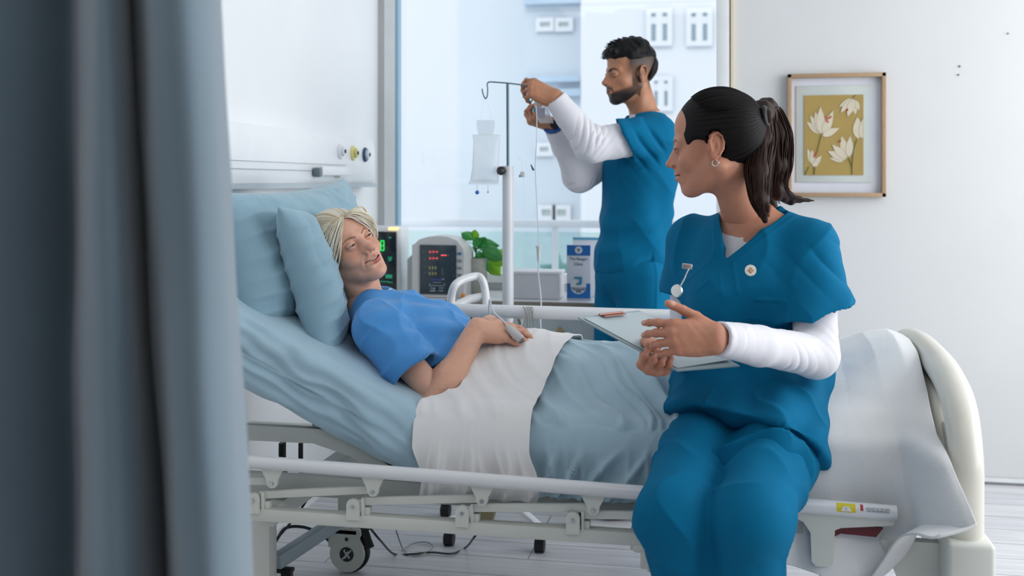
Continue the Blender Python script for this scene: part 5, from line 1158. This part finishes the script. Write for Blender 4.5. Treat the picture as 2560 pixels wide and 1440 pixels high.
    def exl(V, N):
        d = 0
        for H_, K_, F_ in ((HR_, KR, AR_), (HL_, KL, AL_)):
            cr_ = (H_+(K_-H_)*.1, K_, F_); q_ = nrm(np.cross(K_-H_, UP)); d = d+crease(V, H_-(K_-H_)*.05, H_+(K_-H_)*.75, q_, .085, .0030, .17, bend=2.2, ph=1)+crease(V, K_+(F_-K_)*.08, K_+(F_-K_)*.6, q_, .075, .0045, .15, bend=1.6)
        return d
    garment('scrub_trousers', s, M['scrub'], me, 51, .0040, 14, (1, 1, .5), extra=exl, fine=.0010, ridge=1.8)
    # hair: cap combed back into a ponytail
    hc, hr_ = np.array([0, -.014, .038]), np.array([.0865, .103, .098])
    s = Sdf((-.12, -.16, -.14), (.12, .13, .18), .0024)
    s.el(hc, hr_-.002, k=0); s.el((0, -.06, .03), (.070, .058, .075), k=.03)
    s.el((0, .115, -.036), (.085, .083, .110), k=.010, mode='-')
    for q in (-1, 1): s.el((q*.085, .030, -.045), (.045, .047, .066), k=.006, mode='-'); s.el((q*.087, -.016, -.012), (.030, .027, .047), k=.004, mode='-')
    s.plane((0, -.05, -.075), (0, .25, -1), k=.01); s.el((0, .02, -.11), (.09, .075, .075), k=.01, mode='-')
    V, F = s.mesh(); N = vnormals(V, F); tie = np.array([0, -.112, .055])
    dd = nrm(tie); az = np.arctan2(V[:, 0], V[:, 2]-.055); V = V+N*(.0010*smooth01(-V[:, 1], -.045, .01)*np.sin(az*46+3*wav(V, 5, 4, 16)))[:, None]
    mh = hairmat('dark_brown_hair', '#0d0a0a', .6)
    hair = meshobj('hair', tow(V), F, mh, me)
    rg = np.random.RandomState(5); P_ = []
    for i in range(300):
        a = rg.uniform(-1.75, 1.75); z = rg.uniform(0, 1)
        h = np.array([math.sin(a)*(.9), math.cos(a)*.55+.02, .50+.55*abs(math.cos(a))*.55+.1*z]) if i % 2 else np.array([math.sin(a), .35*math.cos(a)-.1, .35+.5*z])
        q = comb(h, tie-hc, 26, hc, hr_, .0008)
        ins = lambda p: ((p[0]/.096)**2+((p[1]-.115)/.095)**2+((p[2]+.036)/.123)**2 < 1) or (((abs(p[0])-.085)/.048)**2+((p[1]-.030)/.058)**2+((p[2]+.045)/.078)**2 < 1) or (((abs(p[0])-.085)/.036)**2+((p[1]+.016)/.036)**2+((p[2]+.012)/.054)**2 < 1)
        while len(q) > 4 and ins(q[0]): q.pop(0)
        P_.append([tow(p) for p in q])
    strands('hair_strands', P_, .0013, mh, hair, 5, (.3, 1, .6))
    tw = tow(tie+np.array([0, -.012, 0])); MB().tube([tw+R@np.array([math.cos(a)*.020, 0, math.sin(a)*.020]) for a in np.linspace(0, 2*math.pi, 16)[:-1]], .0065, 10, closed=True).build('hair_tie', M['black'], me)
    # ponytail
    def pp(px, py, d=2.70): return W(px, py, d)
    t0 = tw; mh2 = hairmat('brown_ponytail', '#26120b', .5); P_ = []; rr = []
    main = [t0, pp(1925, 268), pp(1945, 330), pp(1948, 410), pp(1940, 470), pp(1975, 500, 2.74), pp(2035, 502, 2.76)]
    lock = [t0, pp(1905, 275, 2.66), pp(1905, 350, 2.63), pp(1895, 430, 2.60), pp(1900, 500, 2.56), pp(1912, 552, 2.56)]
    back = [t0, pp(1915, 290, 2.76), pp(1910, 380, 2.80), pp(1905, 460, 2.80), pp(1930, 520, 2.78)]
    main = [t0, pp(1918, 272), pp(1938, 335), pp(1938, 410), pp(1936, 470), pp(1975, 497, 2.74), pp(2035, 502, 2.76)]
    s = Sdf(pp(1870, 600, 2.5)-.1, pp(2060, 240, 2.9)+.06, .003)
    for ch, rs_ in ((main, [.018, .034, .042, .042, .034, .018, .004]), (lock, [.016, .030, .034, .032, .024, .008]), (back, [.016, .036, .044, .042, .02])):
        for j in range(len(ch)-1): s.rc(ch[j], ch[j+1], rs_[j]*.78, rs_[j+1]*.78, k=.012)
    V, F = s.mesh(); N = vnormals(V, F); an = (V-t0)@RIGHT; V = V+N*(.0008*np.sin(an*260+2.5*wav(V, 5, 4, 12))+.002*wav(V, 6, 4, 24, (1, 1, .3)))[:, None]; meshobj('ponytail_core', V, F, mh2, hair)
    for base_, nn, sp in ((main, 460, .042), (lock, 320, .034), (back, 120, .044)):
        for i in range(nn):
            a = rg.rand()*6.28; q = math.sqrt(rg.rand())*sp; ox, oy = math.cos(a)*q, math.sin(a)*q*.8; L = rg.uniform(.80, 1.0); pts = []
            w_ = [.25, .8, 1.0, 1.0, .8, .55, .25] if len(base_) == 7 else [.25, .8, 1, 1, .7, .25][:len(base_)]
            for j, p in enumerate(base_): pts.append(p+(RIGHT*ox+FWD*oy)*w_[j]+rg.normal(size=3)*.0018)
            sp_ = spline(pts, 5); sp_ = sp_[:int(len(sp_)*L)]; P_.append(sp_); rr.append(rg.uniform(.0010, .0024))
    strands('ponytail', P_, rr, mh2, hair, 5, (.7, 1.1, .25))
    # loose short wisp behind the ear, earring, fob watch, badge
    er = tow(np.array([-.0795, -.012, -.040])); MB().tube([er+R@np.array([0, math.cos(a)*.0075, math.sin(a)*.0075-.003]) for a in np.linspace(0, 2*math.pi, 18)[:-1]], .0016, 8, closed=True).build('earring', mat('silver_hoop', '#d9d6d0', .25, .9), me)
    def onf(px, py, d): return W(px, py, d)
    fd = 2.555
    wt = empty('fob_watch', onf(1718, 665, fd)); wt.parent = me; wt.matrix_parent_inverse = me.matrix_world.inverted()
    MB().box(onf(1718, 666, fd), (.024, .006, .013), np.column_stack([RIGHT, FWD, UP])@np.array([[.99, 0, .12], [0, 1, 0], [-.12, 0, .99]]), bevel=.002).build('pin', mat('silver_pin', '#bfb8b6', .3, .8), wt)
    MB().tube([onf(1722, 672, fd-.004), onf(1712, 695, fd-.004), onf(1702, 714, fd-.004)], .0032, 8, squash=.5).build('watch_chain', mat('silver_chain', '#d3d3cf', .3, .8, bump=.6, bscale=300), wt)
    MB().lathe(onf(1694, 727, fd+.002), [(0, 0), (.0135, 0), (.0155, .003), (.0140, .007), (0, .008)], -FWD*.75-RIGHT*.6+UP*.1, 28).build('watch_case', mat('silver_case', '#d9dbd8', .25, .7), wt)
    bd = MB().lathe(onf(1876, 676, 2.552), [(0, 0), (.0125, 0), (.0135, .0015), (.0125, .003), (0, .0032)], -FWD-RIGHT*.1+UP*.05, 28).build('round_badge', mat('badge_cream', '#e6ddd0', .4), me)
    g = MB(); o_ = onf(1876, 676, 2.552)-FWD*.0040
    for a in range(4): an = a*math.pi/2; g.cyl(o_+RIGHT*math.cos(an)*.0042+UP*math.sin(an)*.0048, o_+RIGHT*math.cos(an)*.0042+UP*math.sin(an)*.0048-FWD*.0006, .0019, n=10)
    g.build('badge_emblem', mat('badge_brown', '#9a6a48', .5), bd); MB().cyl(o_, o_-FWD*.0005, .0030, n=10).build('badge_center', mat('badge_tan', '#d9a27e', .5), bd)
    rg_ = rh  # ring on the supporting hand
    # clipboard
    cbp = empty('clipboard', (A_+C_)/2, 'pale grey clipboard held in both hands by the seated person', 'clipboard')
    ux, uy = nrm(B_-A_), nrm(D_-A_); nz = nrm(np.cross(ux, uy)); nz = nz if nz@(CAM-A_) > 0 else -nz
    def quad(a, b_, c_, d_, off, th): V = [p+nz*off for p in (a, b_, c_, d_)]+[p+nz*(off-th) for p in (a, b_, c_, d_)]; return V, [(0, 1, 2, 3), (7, 6, 5, 4)]+[(i, i+4, (i+1) % 4+4, (i+1) % 4) for i in range(4)]
    mbq = MB(); mbq.add(*quad(A_, B_, C_, D_, 0, .004)); mbq.build('board', mat('clipboard_grey', '#9fb0b4', .5, var=.02), cbp, smooth=False)
    i_ = lambda u, v: A_+(B_-A_)*u+(D_-A_)*v
    mbq = MB(); mbq.add(*quad(i_(.04, .035), i_(.96, .035), i_(.96, .97), i_(.04, .97), .0025, .002)); mbq.build('paper', mat('paper', '#b9c6ca', .8, var=.01), cbp, smooth=False)
    MB().tube([i_(.28, .03)+nz*.006, i_(.66, .03)+nz*.006], .0028, 8).bar(i_(.30, .05)+nz*.005, i_(.64, .05)+nz*.005, .02, .003).build('clip', mat('copper_clip', '#9c7166', .35, .6), cbp)
    return me
nurse()
# ================================================================== patient
M['gown'] = mat('blue_gown_cotton', '#4792d4', .8, var=.05, scale=6, bump=.10, bscale=600, sheen=.2)
def patient():
    D = 3.04; c = W(868, 626, 3.06); u = cv(-.57, .82, 0); r_ = cv(-.59, -.48, -.65); f = np.cross(u, nrm(r_)); R = frame3(f, u); sk = '#dfab93'
    NB = W(922, 770, 3.06)
    hp, ex, tow = head(c, R, 1.0, sk, '#c0695f', '#86644e', NB, (.047, .050), smile=1.0, open_=.0062, old=.9, vox=.0016, lid=.50, gaze=(-.22, -.25), iris='#232c30', blush=.5, jaw=.96, chin=.006, nose=1.12, lash=1.05)
    SR, SL = W(946, 826, 2.88), W(1010, 792, 3.20); CH = W(1028, 852, 3.05); WA = W(1128, 902, 3.04); HI = W(1215, 945, 3.04)
    ER = W(1098, 996, 2.79); WR = W(1192, 822, 2.91); EL = W(1165, 860, 3.30); WL = W(1222, 812, 3.05)
    up = nrm(NB-HI); T = frame3(np.cross(up, nrm(SR-SL)), up); Tr, Tf, Tu = T.T
    rh = hand(WR, cv(.93, -.10, .12), cv(.15, .90, -.45), 1, ER, '#dba68c', ((12, 18, 12), (12, 18, 12), (14, 20, 12), (18, 22, 14)), ((.012, .020, -.010), (.036, .040, -.022), (.062, .046, -.028), (.086, .046, -.032)), scale=.98, arm_r=(.0265, .040), arm_to=1.15, nail='#c9a090')
    lh = hand(WL, cv(.92, -.24, -.24), cv(.28, .90, -.30), -1, EL, '#dfae98', ((6, 12, 8), (8, 14, 8), (10, 14, 8), (12, 16, 10)), ((.012, .020, -.010), (.036, .040, -.020), (.062, .050, -.024), (.084, .056, -.026)), scale=.96, arm_r=(.026, .034), arm_to=.8, nail='#b01f38')
    b = Sdf(np.min([NB, SL, SR, HI, ER, WL], 0)-.2, np.max([NB, SL, SR, WL, EL, np.array([.38, 3.1, .75])], 0)+.14, .007)
    b.rc(NB, CH, .05, .10, k=.05); b.el(CH, (.155, .085, .17), k=.04, rot=T); b.el(WA, (.14, .085, .14), k=.05, rot=T); b.el(HI, (.16, .09, .12), k=.05, rot=T)
    for S_, E_ in ((SL, EL), (SR, ER)): b.rc(NB, S_, .045, .046, k=.04); b.rc(S_, E_, .043, .036, k=.02)
    for q, yy in ((-1, 2.86), (1, 3.08)):
        yy = 2.90 if q < 0 else 3.06; h = np.array([-.60, yy, .735]); k_ = np.array([-.17, yy, .722]); a = np.array([.24, yy, .715]); b.rc(HI, h, .06, .055, k=.03); b.rc(h, k_, .055, .040, k=.02); b.rc(k_, a, .040, .030, k=.02); b.rc(a, a+np.array([.09, 0, .055]), .030, .022, k=.02)
    bv, bf = b.mesh(); V, F, C = join(hp, (bv, bf, np.tile(np.array(srgb(sk)), (len(bv), 1))), rh, lh)
    me = meshobj('person', V, F, M['skin'], colors=C); tag(me, 'person lying in bed in a blue gown, short blonde hair, smiling', 'person'); add_face(me, ex)
    # gown
    s = Sdf(np.min([NB, SL, SR, ER, CH], 0)-.14, np.max([NB, SL, SR, HI, WA], 0)+.16, .004)
    s.el(CH, (.178, .108, .185), k=0, rot=T); s.el(WA+Tf*.012, (.168, .112, .16), k=.06, rot=T); s.el(HI, (.17, .10, .11), k=.05, rot=T)
    for q in (-1, 1): s.el(CH+Tr*q*.072+Tf*.055-Tu*.05, (.070, .056, .072), k=.045, rot=T)
    s.rc(NB-Tu*.02+Tr*.05, SR, .045, .062, k=.04); s.rc(NB-Tu*.02-Tr*.05, SL, .045, .062, k=.04); s.rc(NB-Tu*.03, CH, .075, .12, k=.05)
    S0 = s
    for S_, E_ in ((SR, ER), (SL, EL)):
        s = S0.like(); e = S_+(E_-S_)*.62; d = nrm(E_-S_); s.rc(S_, e+d*.02, .066, .076, k=.02); s.plane(e, d); s.rc(e-d*.05, e+d*.06, .058, .068, k=.002, mode='-'); S0.merge(s, .028)
    s = S0
    s.rc(NB+Tu*.0-Tf*.01, NB+Tu*.12, .058, .066, k=.006, mode='-'); s.el(NB+Tf*.085+Tu*.005, (.046, .06, .035), k=.01, mode='-', rot=T)
    def exg(V, N):
        d = crease(V, SR+(ER-SR)*-.1, SR+(ER-SR)*.65, CH-SR, .075, .0035, .13, bend=1.4); x = (V-CH)@Tr; z = (V-CH)@Tu; fr = smooth01((V-CH)@Tf, .0, .05)
        d = d+fr*.0038*np.sin((x*1.0-z*.6)*75+2.2*wav(V, 4, 4, 9)); d = d+.004*np.exp(-((z+.22)/.06)**2)*np.sin(z*120+2.5*wav(V, 6, 4, 12)+x*30)
        return d-.004*np.exp(-(((V-SR)@nrm(ER-SR)-.015)/.004)**2)*(np.linalg.norm(V-SR, axis=1) < .12)
    garment('gown', s, M['gown'], me, 61, .0045, 18, (1, 1, .5), extra=exg, R=T, fine=.0014, ridge=2.2)
    # paler neck binding of the gown and the blue inside of the far side of the neckline
    nb = [NB+Tr*math.sin(a)*.070+Tf*(math.cos(a)*.066+.010)+Tu*(.004-.030*max(0, math.cos(a))) for a in np.linspace(-2.3, 2.3, 26)]
    MB().tube(spline(nb, 3), .0036, 8).build('neck_binding', mat('pale_binding', '#d5d9e6', .8), me)
    s = Sdf(HI-.22, HI+.2, .006); s.el(HI-Tu*.03, (.168, .10, .10), k=0, rot=T); s.rc(SR+(ER-SR)*.9+Tf*-.02+np.array([0, .10, -.02]), HI, .06, .08, k=.05); garment('navy_underside_shade', s, M['navy_shade'], me, 3, .003, 20)  # dark filler under the arm, shade put into the gown's navy underside
    # short swept-back blonde hair
    hc, hr_ = np.array([0, -.014, .040]), np.array([.088, .106, .096]); mh = hairmat('blonde_hair', '#d8ccae', .5, var=.05); mh2 = hairmat('silver_blonde_hair', '#ebe6da', .5, var=.04)
    s = Sdf((-.13, -.16, -.14), (.13, .13, .19), .0026); s.el(hc, hr_-.003, k=0); s.el((0, -.050, .0), (.074, .060, .080), k=.03)
    for q in (-1, 1): s.rc((q*.076, .012, .030), (q*.076, -.010, -.045), .014, .012, k=.02)
    s.el((0, .120, -.045), (.074, .090, .112), k=.010, mode='-')
    s.el((0, .03, -.125), (.068, .075, .075), k=.01, mode='-'); s.plane((0, -.05, -.09), (0, .3, -1), k=.01)
    V, F = s.mesh(); N = vnormals(V, F); az = np.arctan2(V[:, 0], V[:, 2]+.02-.5*V[:, 1])*30+2.2*wav(V, 5, 4, 18)
    s1 = sum(np.sin(az*f_+p_)/6 for f_, p_ in ((.37, 1), (.61, 2.1), (1.03, .4), (1.61, 4), (2.3, 5.5), (.21, 3)))
    CC = np.array(srgb('#b9a57e'))+(np.array(srgb('#ece6d8'))-np.array(srgb('#b9a57e')))*np.clip(.55+.9*s1, 0, 1)[:, None]
    hair = meshobj('hair', tow(V+N*(.0022*s1)[:, None]), F, hairmat('blonde_hair_cap', '#ffffff', .5, var=.03, attr='Col'), me, colors=CC)
    rg = np.random.RandomState(3); P1 = []; r1 = []; P2 = []; r2 = []
    for i in range(1300):
        a = rg.uniform(-1.9, 1.9); q = 1 if a > 0 else -1; aa = abs(a)
        if q < 0 and aa > .32: continue
        # root near the hairline, swept up, back and down behind the ear
        if aa < .75: p0 = np.array([math.sin(a)*.072, .072-.03*aa, .074+.0*aa]); p3 = np.array([q*(.070+.02*rg.rand()), -.06-.05*rg.rand(), -.01-.05*rg.rand()]); lift = .022
        else: p0 = np.array([q*.066, .062-.030*(aa-.2), .066-.018*(aa-.75)]); p3 = np.array([q*(.088+.010*rg.rand()), .004-.05*rg.rand()-.02*(aa-.75), -.045-.035*rg.rand()]); lift = .014
        o = np.array([0, -.014, .040]); pts = []; nz1, nz2 = rg.normal(size=3)*.006, rg.normal(size=3)*.008; lf = lift*rg.uniform(.15, 1.0)
        for f in (0, .16, .34, .52, .70, .86, 1):
            p = p0*(1-f)+p3*f+nz1*math.sin(math.pi*f)+nz2*f*f; d = p-o; e = ellip_pt((0, 0, 0), hr_+np.array([.007, .000, .002])+lf*math.sin(math.pi*min(1, f+.12))-.004*(f < .05), d)
            pts.append(tow(o+e if np.linalg.norm(d) < np.linalg.norm(e) else p))
        sp_ = spline(pts, 4)
        if rg.rand() < .55: P1.append(sp_); r1.append(rg.uniform(.0010, .0026))
        else: P2.append(sp_); r2.append(rg.uniform(.0009, .0024))
    strands('hair_strands', P1, r1, mh, hair, 5, (.5, 1.1, .2)); strands('light_hair_strands', P2, r2, mh2, hair, 5, (.5, 1.1, .2))
    # pulse oximeter clipped to her finger, with its lead
    ox = empty('pulse_oximeter', W(1280, 838, 2.93), 'grey finger clip pulse oximeter on the lower hand of the lying person', 'pulse oximeter')
    a, b_ = W(1272, 820, 2.90), W(1300, 846, 2.885); ax = nrm(b_-a)
    MB().tube([a-ax*.006, a, a+(b_-a)*.5, b_, b_+ax*.006], [.007, .010, .0122, .0118, .008], 20).build('clip_body', mat('clip_grey', '#c4c3c2', .4), ox, auto=60)
    MB().tube([b_+ax*.0062, b_+ax*.0075], .0080, 20).build('finger_pad', mat('pad_grey', '#77787a', .6), ox)
    MB().tube(spline([W(1272, 820, 2.90), W(1256, 800, 2.96), W(1236, 782, 3.2), W(1228, 762, 3.36), W(1224, 750, 3.42), W(1222, 790, 3.46)], 6), .0026, 8).build('lead', M['cablew'], ox)
patient()
# ================================================================== standing nurse
def standing():
    D = 4.12; c = W(1576, 186, 4.12); R = frame3(cv(-.95, -.04, -.30), cv(-.02, 1, 0)); sk = '#b27c5d'
    NB = W(1617, 305, 4.14)
    hp, ex, tow = head(c, R, .985, sk, '#8f5550', '#15100e', NB, (.052, .056), male=True, beard='#120e0d', fade='#2a211c', vox=.0017, brow_z=-.003, lid=.72, gaze=(.05, -.2), iris='#20140e', nose=1.12)
    SL, SR = W(1642, 338, 4.00), W(1600, 345, 4.30); EL, WL = W(1478, 362, 3.92), W(1388, 246, 3.90); ER, WR = W(1448, 440, 4.16), W(1388, 318, 4.02)
    T = frame3(cv(-.93, 0, -.34), cv(0, 1, 0)); Tr, Tf, Tu = T.T; CH = W(1600, 430, 4.13); WA = W(1588, 560, 4.13); HI = W(1582, 668, 4.13)
    lh = hand(WL, cv(-.78, .38, .0), cv(-.25, .65, -.72), -1, EL, sk, ((38, 40, 22), (52, 48, 26), (62, 52, 30), (66, 52, 30)), ((.012, .022, -.008), (.036, .040, -.022), (.062, .040, -.038), (.086, .030, -.048)), scale=1.06, arm_r=(.026, .030), arm_to=.3)
    rh = hand(WR, cv(-.92, .30, -.1), cv(-.30, -.85, -.35), 1, ER, sk, ((50, 52, 30), (54, 54, 30), (56, 54, 30), (58, 54, 30)), ((.012, .022, -.008), (.036, .040, -.022), (.060, .040, -.036), (.082, .032, -.048)), scale=1.02, arm_r=(.026, .030), arm_to=.3)
    b = Sdf(np.array([-1.05, 3.75, 0]), np.array([.2, 4.65, 1.6]), .008)
    b.rc(NB, CH, .055, .11, k=.05); b.el(CH, (.16, .10, .18), k=.04, rot=T); b.el(WA, (.14, .10, .14), k=.05, rot=T); b.el(HI, (.15, .11, .11), k=.05, rot=T)
    for S_, E_, W_ in ((SL, EL, WL), (SR, ER, WR)): b.rc(NB, S_, .05, .052, k=.04); b.rc(S_, E_, .046, .040, k=.02); b.rc(E_, W_, .038, .026, k=.02)
    HLg, HRg = HI-Tr*.085-Tu*.03, HI+Tr*.085-Tu*.03; legs = []
    for h, q in ((HLg, -1), (HRg, 1)):
        k_ = np.array([h[0]+.0, h[1], .50])+Tf*.02*q; a = np.array([h[0]+.01, h[1], .09])-Tf*.02*q; b.rc(h, k_, .078, .055, k=.03); b.rc(k_, a, .052, .038, k=.02); legs.append((h, k_, a))
    bv, bf = b.mesh(); V, F, C = join(hp, (bv, bf, np.tile(np.array(srgb(sk)), (len(bv), 1))), lh, rh)
    me = meshobj('person', V, F, M['skin'], colors=C); tag(me, 'bearded person in teal scrubs standing at the window, hanging a drip bag', 'person'); add_face(me, ex)
    # white long-sleeved shirt
    s = Sdf(np.min([WL, WR, EL, ER, SL, SR, CH], 0)-.12, np.max([WL, SL, SR, NB, CH], 0)+.12, .0042)
    s.el(CH, (.165, .108, .18), k=0, rot=T); s.rc(NB+Tu*.02, CH, .063, .11, k=.04)
    for S_, E_, W_ in ((SL, EL, WL), (SR, ER, WR)):
        s.rc(S_, E_, .070, .060, k=.03); s.rc(E_, E_+(W_-E_)*.6, .060, .048, k=.03); s.rc(E_+(W_-E_)*.6, W_, .048, .040, k=.01)
        d = nrm(W_-E_); s.plane(W_-d*.002, d, lo=W_-.07, hi=W_+.07); s.rc(W_-d*.02, W_+d*.03, .034, .035, k=.001, mode='-')
    s.rc(NB+Tu*.058, NB+Tu*.16, .060, .064, k=.004, mode='-')
    def exs(V, N):
        return sum(crease(V, E_+(S_-E_)*.7, E_-(S_-E_)*.1, W_-E_, .034, .0030, .10, bend=1.1)+crease(V, E_-(W_-E_)*.1, E_+(W_-E_)*.6, S_-E_, .034, .0030, .10, bend=-1.1) for S_, E_, W_ in ((SL, EL, WL), (SR, ER, WR)))
    garment('undershirt', s, M['white_knit'], me, 14, .0022, 24, extra=exs, fine=.0006)
    # tunic
    s = Sdf(np.min([SL, SR, HI, EL], 0)-.2, np.max([SL, SR, NB, HI], 0)+.2, .0046)
    s.el(CH, (.185, .130, .19), k=0, rot=T); s.el(WA, (.165, .130, .18), k=.06, rot=T); s.el(HI+Tu*.01, (.175, .140, .15), k=.05, rot=T); s.rc(HI+Tu*.05, HI-Tu*.08, .12, .125, k=.03)
    for S_ in (SL, SR): s.rc(NB-Tu*.02, S_, .060, .066, k=.05)
    s.rc(NB-Tu*.04, CH, .085, .13, k=.05)
    S0 = s
    for S_, E_ in ((SL, EL), (SR, ER)):
        s = S0.like(); d = nrm(E_-S_); e = S_+d*.15; s.rc(S_-Tu*.005, e+d*.04, .076, .086, k=.02); s.plane(W(1566, 360, 3.95) if S_ is SL else e, cv(-.91, -.41, .0) if S_ is SL else d); s.rc(e-d*.06, e+d*.06, .072, .080, k=.002, mode='-'); S0.merge(s, .03)
    s = S0
    s.plane(HI-Tu*.02, -Tu); s.rc(NB-Tu*.0, NB+Tu*.12, .066, .075, k=.006, mode='-'); s.el(NB+Tf*.095+Tu*.0, (.05, .05, .06), k=.006, mode='-', rot=T)
    nearside = HI-Tr*.17+Tf*.005; s.rc(nearside+Tu*.135, nearside-Tu*.05, .001, .009, k=.003, mode='-')
    def ext(V, N):
        x = (V-CH)@Tf; z = (V-CH)@Tu
        d = .0050*np.sin(x*55-z*14+2.*wav(V, 3, 4, 8))*smooth01(-z, -.05, .15)+.004*np.exp(-((z+.22)/.12)**2)*np.sin(z*70+x*40+2.2*wav(V, 8, 4, 10))
        return d+crease(V, SL+Tu*.0, SL+(EL-SL)*.8, CH-SL, .06, .0065, .2, bend=1.0)
    garment('scrub_tunic', s, M['scrub'], me, 71, .0040, 15, (1, 1, .5), extra=ext, R=T, fine=.0012)
    s = Sdf(np.array([-1.0, 3.8, .03]), np.array([.2, 4.55, .95]), .0055); s.el(HI-Tu*.03, (.158, .130, .12), k=0, rot=T)
    for h, k_, a in legs: s.rc(h, k_, .110, .088, k=.03); s.rc(k_, a-np.array([0, 0, .02]), .085, .080, k=.02)
    s.plane((0, 0, .06), (0, 0, -1))
    def exl(V, N):
        d = 0
        for h, k_, a in legs: d = d+crease(V, k_-(a-k_)*.4, k_+(a-k_)*.4, Tf, .07, .006, .14, bend=-1.)
        x = (V-HI)@Tf; d = d-.004*np.exp(-((x-.00)/.004)**2)*(((V-HI)@Tr) < -.1)+.004*np.sin(x*50+2*wav(V, 5, 4, 7)); return d
    garment('scrub_trousers', s, M['scrub'], me, 81, .004, 13, (1, 1, .4), extra=exl, fine=.001)
    for h, k_, a in legs: MB().sphere(np.array([a[0], a[1], .045])+Tf*.05, .05, 14, (1.0, 2.6, .9), np.column_stack([Tr, Tf, Tu])).build('shoe', M['black'], me)
    # hair
    mh = hairmat('black_hair', '#0f0f11', .5); s = Sdf((-.12, -.15, -.10), (.12, .14, .18), .0024)
    s.el((0, -.010, .054), (.079, .098, .081), k=0); s.el((0, .035, .088), (.060, .062, .040), k=.02); s.el((0, -.02, .115), (.055, .06, .024), k=.02)
    s.el((0, .118, .015), (.070, .056, .062), k=.006, mode='-'); s.plane((0, .02, .046), (0, -.18, -1), k=.012); 
    s.rc((-.042, .082, .088), (.04, .084, .088), .013, .013, k=.014); s.rc((.00, .098, .076), (.030, .096, .068), .006, .005, k=.012)
    S0 = s; s = S0.like(); s.el((0, -.022, .035), (.077, .090, .080), k=0); s.plane((0, -.055, 0), (0, 1, .35), k=.02); s.plane((0, 0, -.030), (0, .35, -1), k=.02); S0.merge(s, .01); s = S0
    V, F = s.mesh(); N = vnormals(V, F); top = smooth01(V[:, 2], .055, .09)
    V = V+N*((.0012+.0045*top)*wav(V, 15, 6, 75)+(.001+.002*top)*wav(V, 16, 6, 210))[:, None]; hair = meshobj('hair', tow(V), F, mh, me)
    rg = np.random.RandomState(8); P_ = []; rr = []
    for i in range(260):
        a = rg.uniform(-1, 1); y = rg.uniform(-.06, .095); p = np.array([a*.058, y, .050+.083*math.sqrt(max(.05, 1-(a*.72)**2-((y+.01)/.125)**2))]); d = nrm(np.array([rg.normal()*.5, .8+rg.normal()*.3, .35 if y < .07 else -.5])); L = rg.uniform(.012, .026)
        P_.append([tow(p), tow(p+d*L*.5+np.array([0, 0, .004])), tow(p+d*L+np.array([0, 0, -.001]))]); rr.append(rg.uniform(.0016, .0034))
    strands('hair_tufts', P_, rr, mh, hair, 5, (1, .9, .2))
    dv_ = nrm(WR-ER); n1 = nrm(np.cross(dv_, UP)); n2 = np.cross(dv_, n1); wc = WR+dv_*.010
    MB().tube([wc+(n1*math.cos(a)+n2*math.sin(a))*.037 for a in np.linspace(0, 2*math.pi, 20)[:-1]], .007, 8, closed=True).build('watch_strap', mat('strap_blue', '#1a4fa0', .5), me)
    MB().lathe(wc+n1*.0-FWD*.036, [(0, 0), (.016, 0), (.017, .004), (.015, .009), (0, .010)], -FWD, 20).build('watch_face', M['black'], me)
    # drip bag held between his hands
    b2 = ivbag('crumpled clear drip bag held between the standing person\'s hands', [(1338, 1352, 250, .004), (1334, 1362, 258, .014), (1338, 1372, 275, .022), (1342, 1378, 292, .02), (1350, 1384, 308, .008)], 3.93, seed=5)
    MB().sphere(W(1336, 274, 3.92), .007, 8, (.7, .7, 1.3)).build('blue_port', mat('port_light_blue', '#4aa5cf', .4), b2)
    MB().box(W(1352, 282, 3.905), (.03, .002, .035)).build('bag_label', mat('silver_label', '#a9a4b2', .25, .6), b2)
standing()
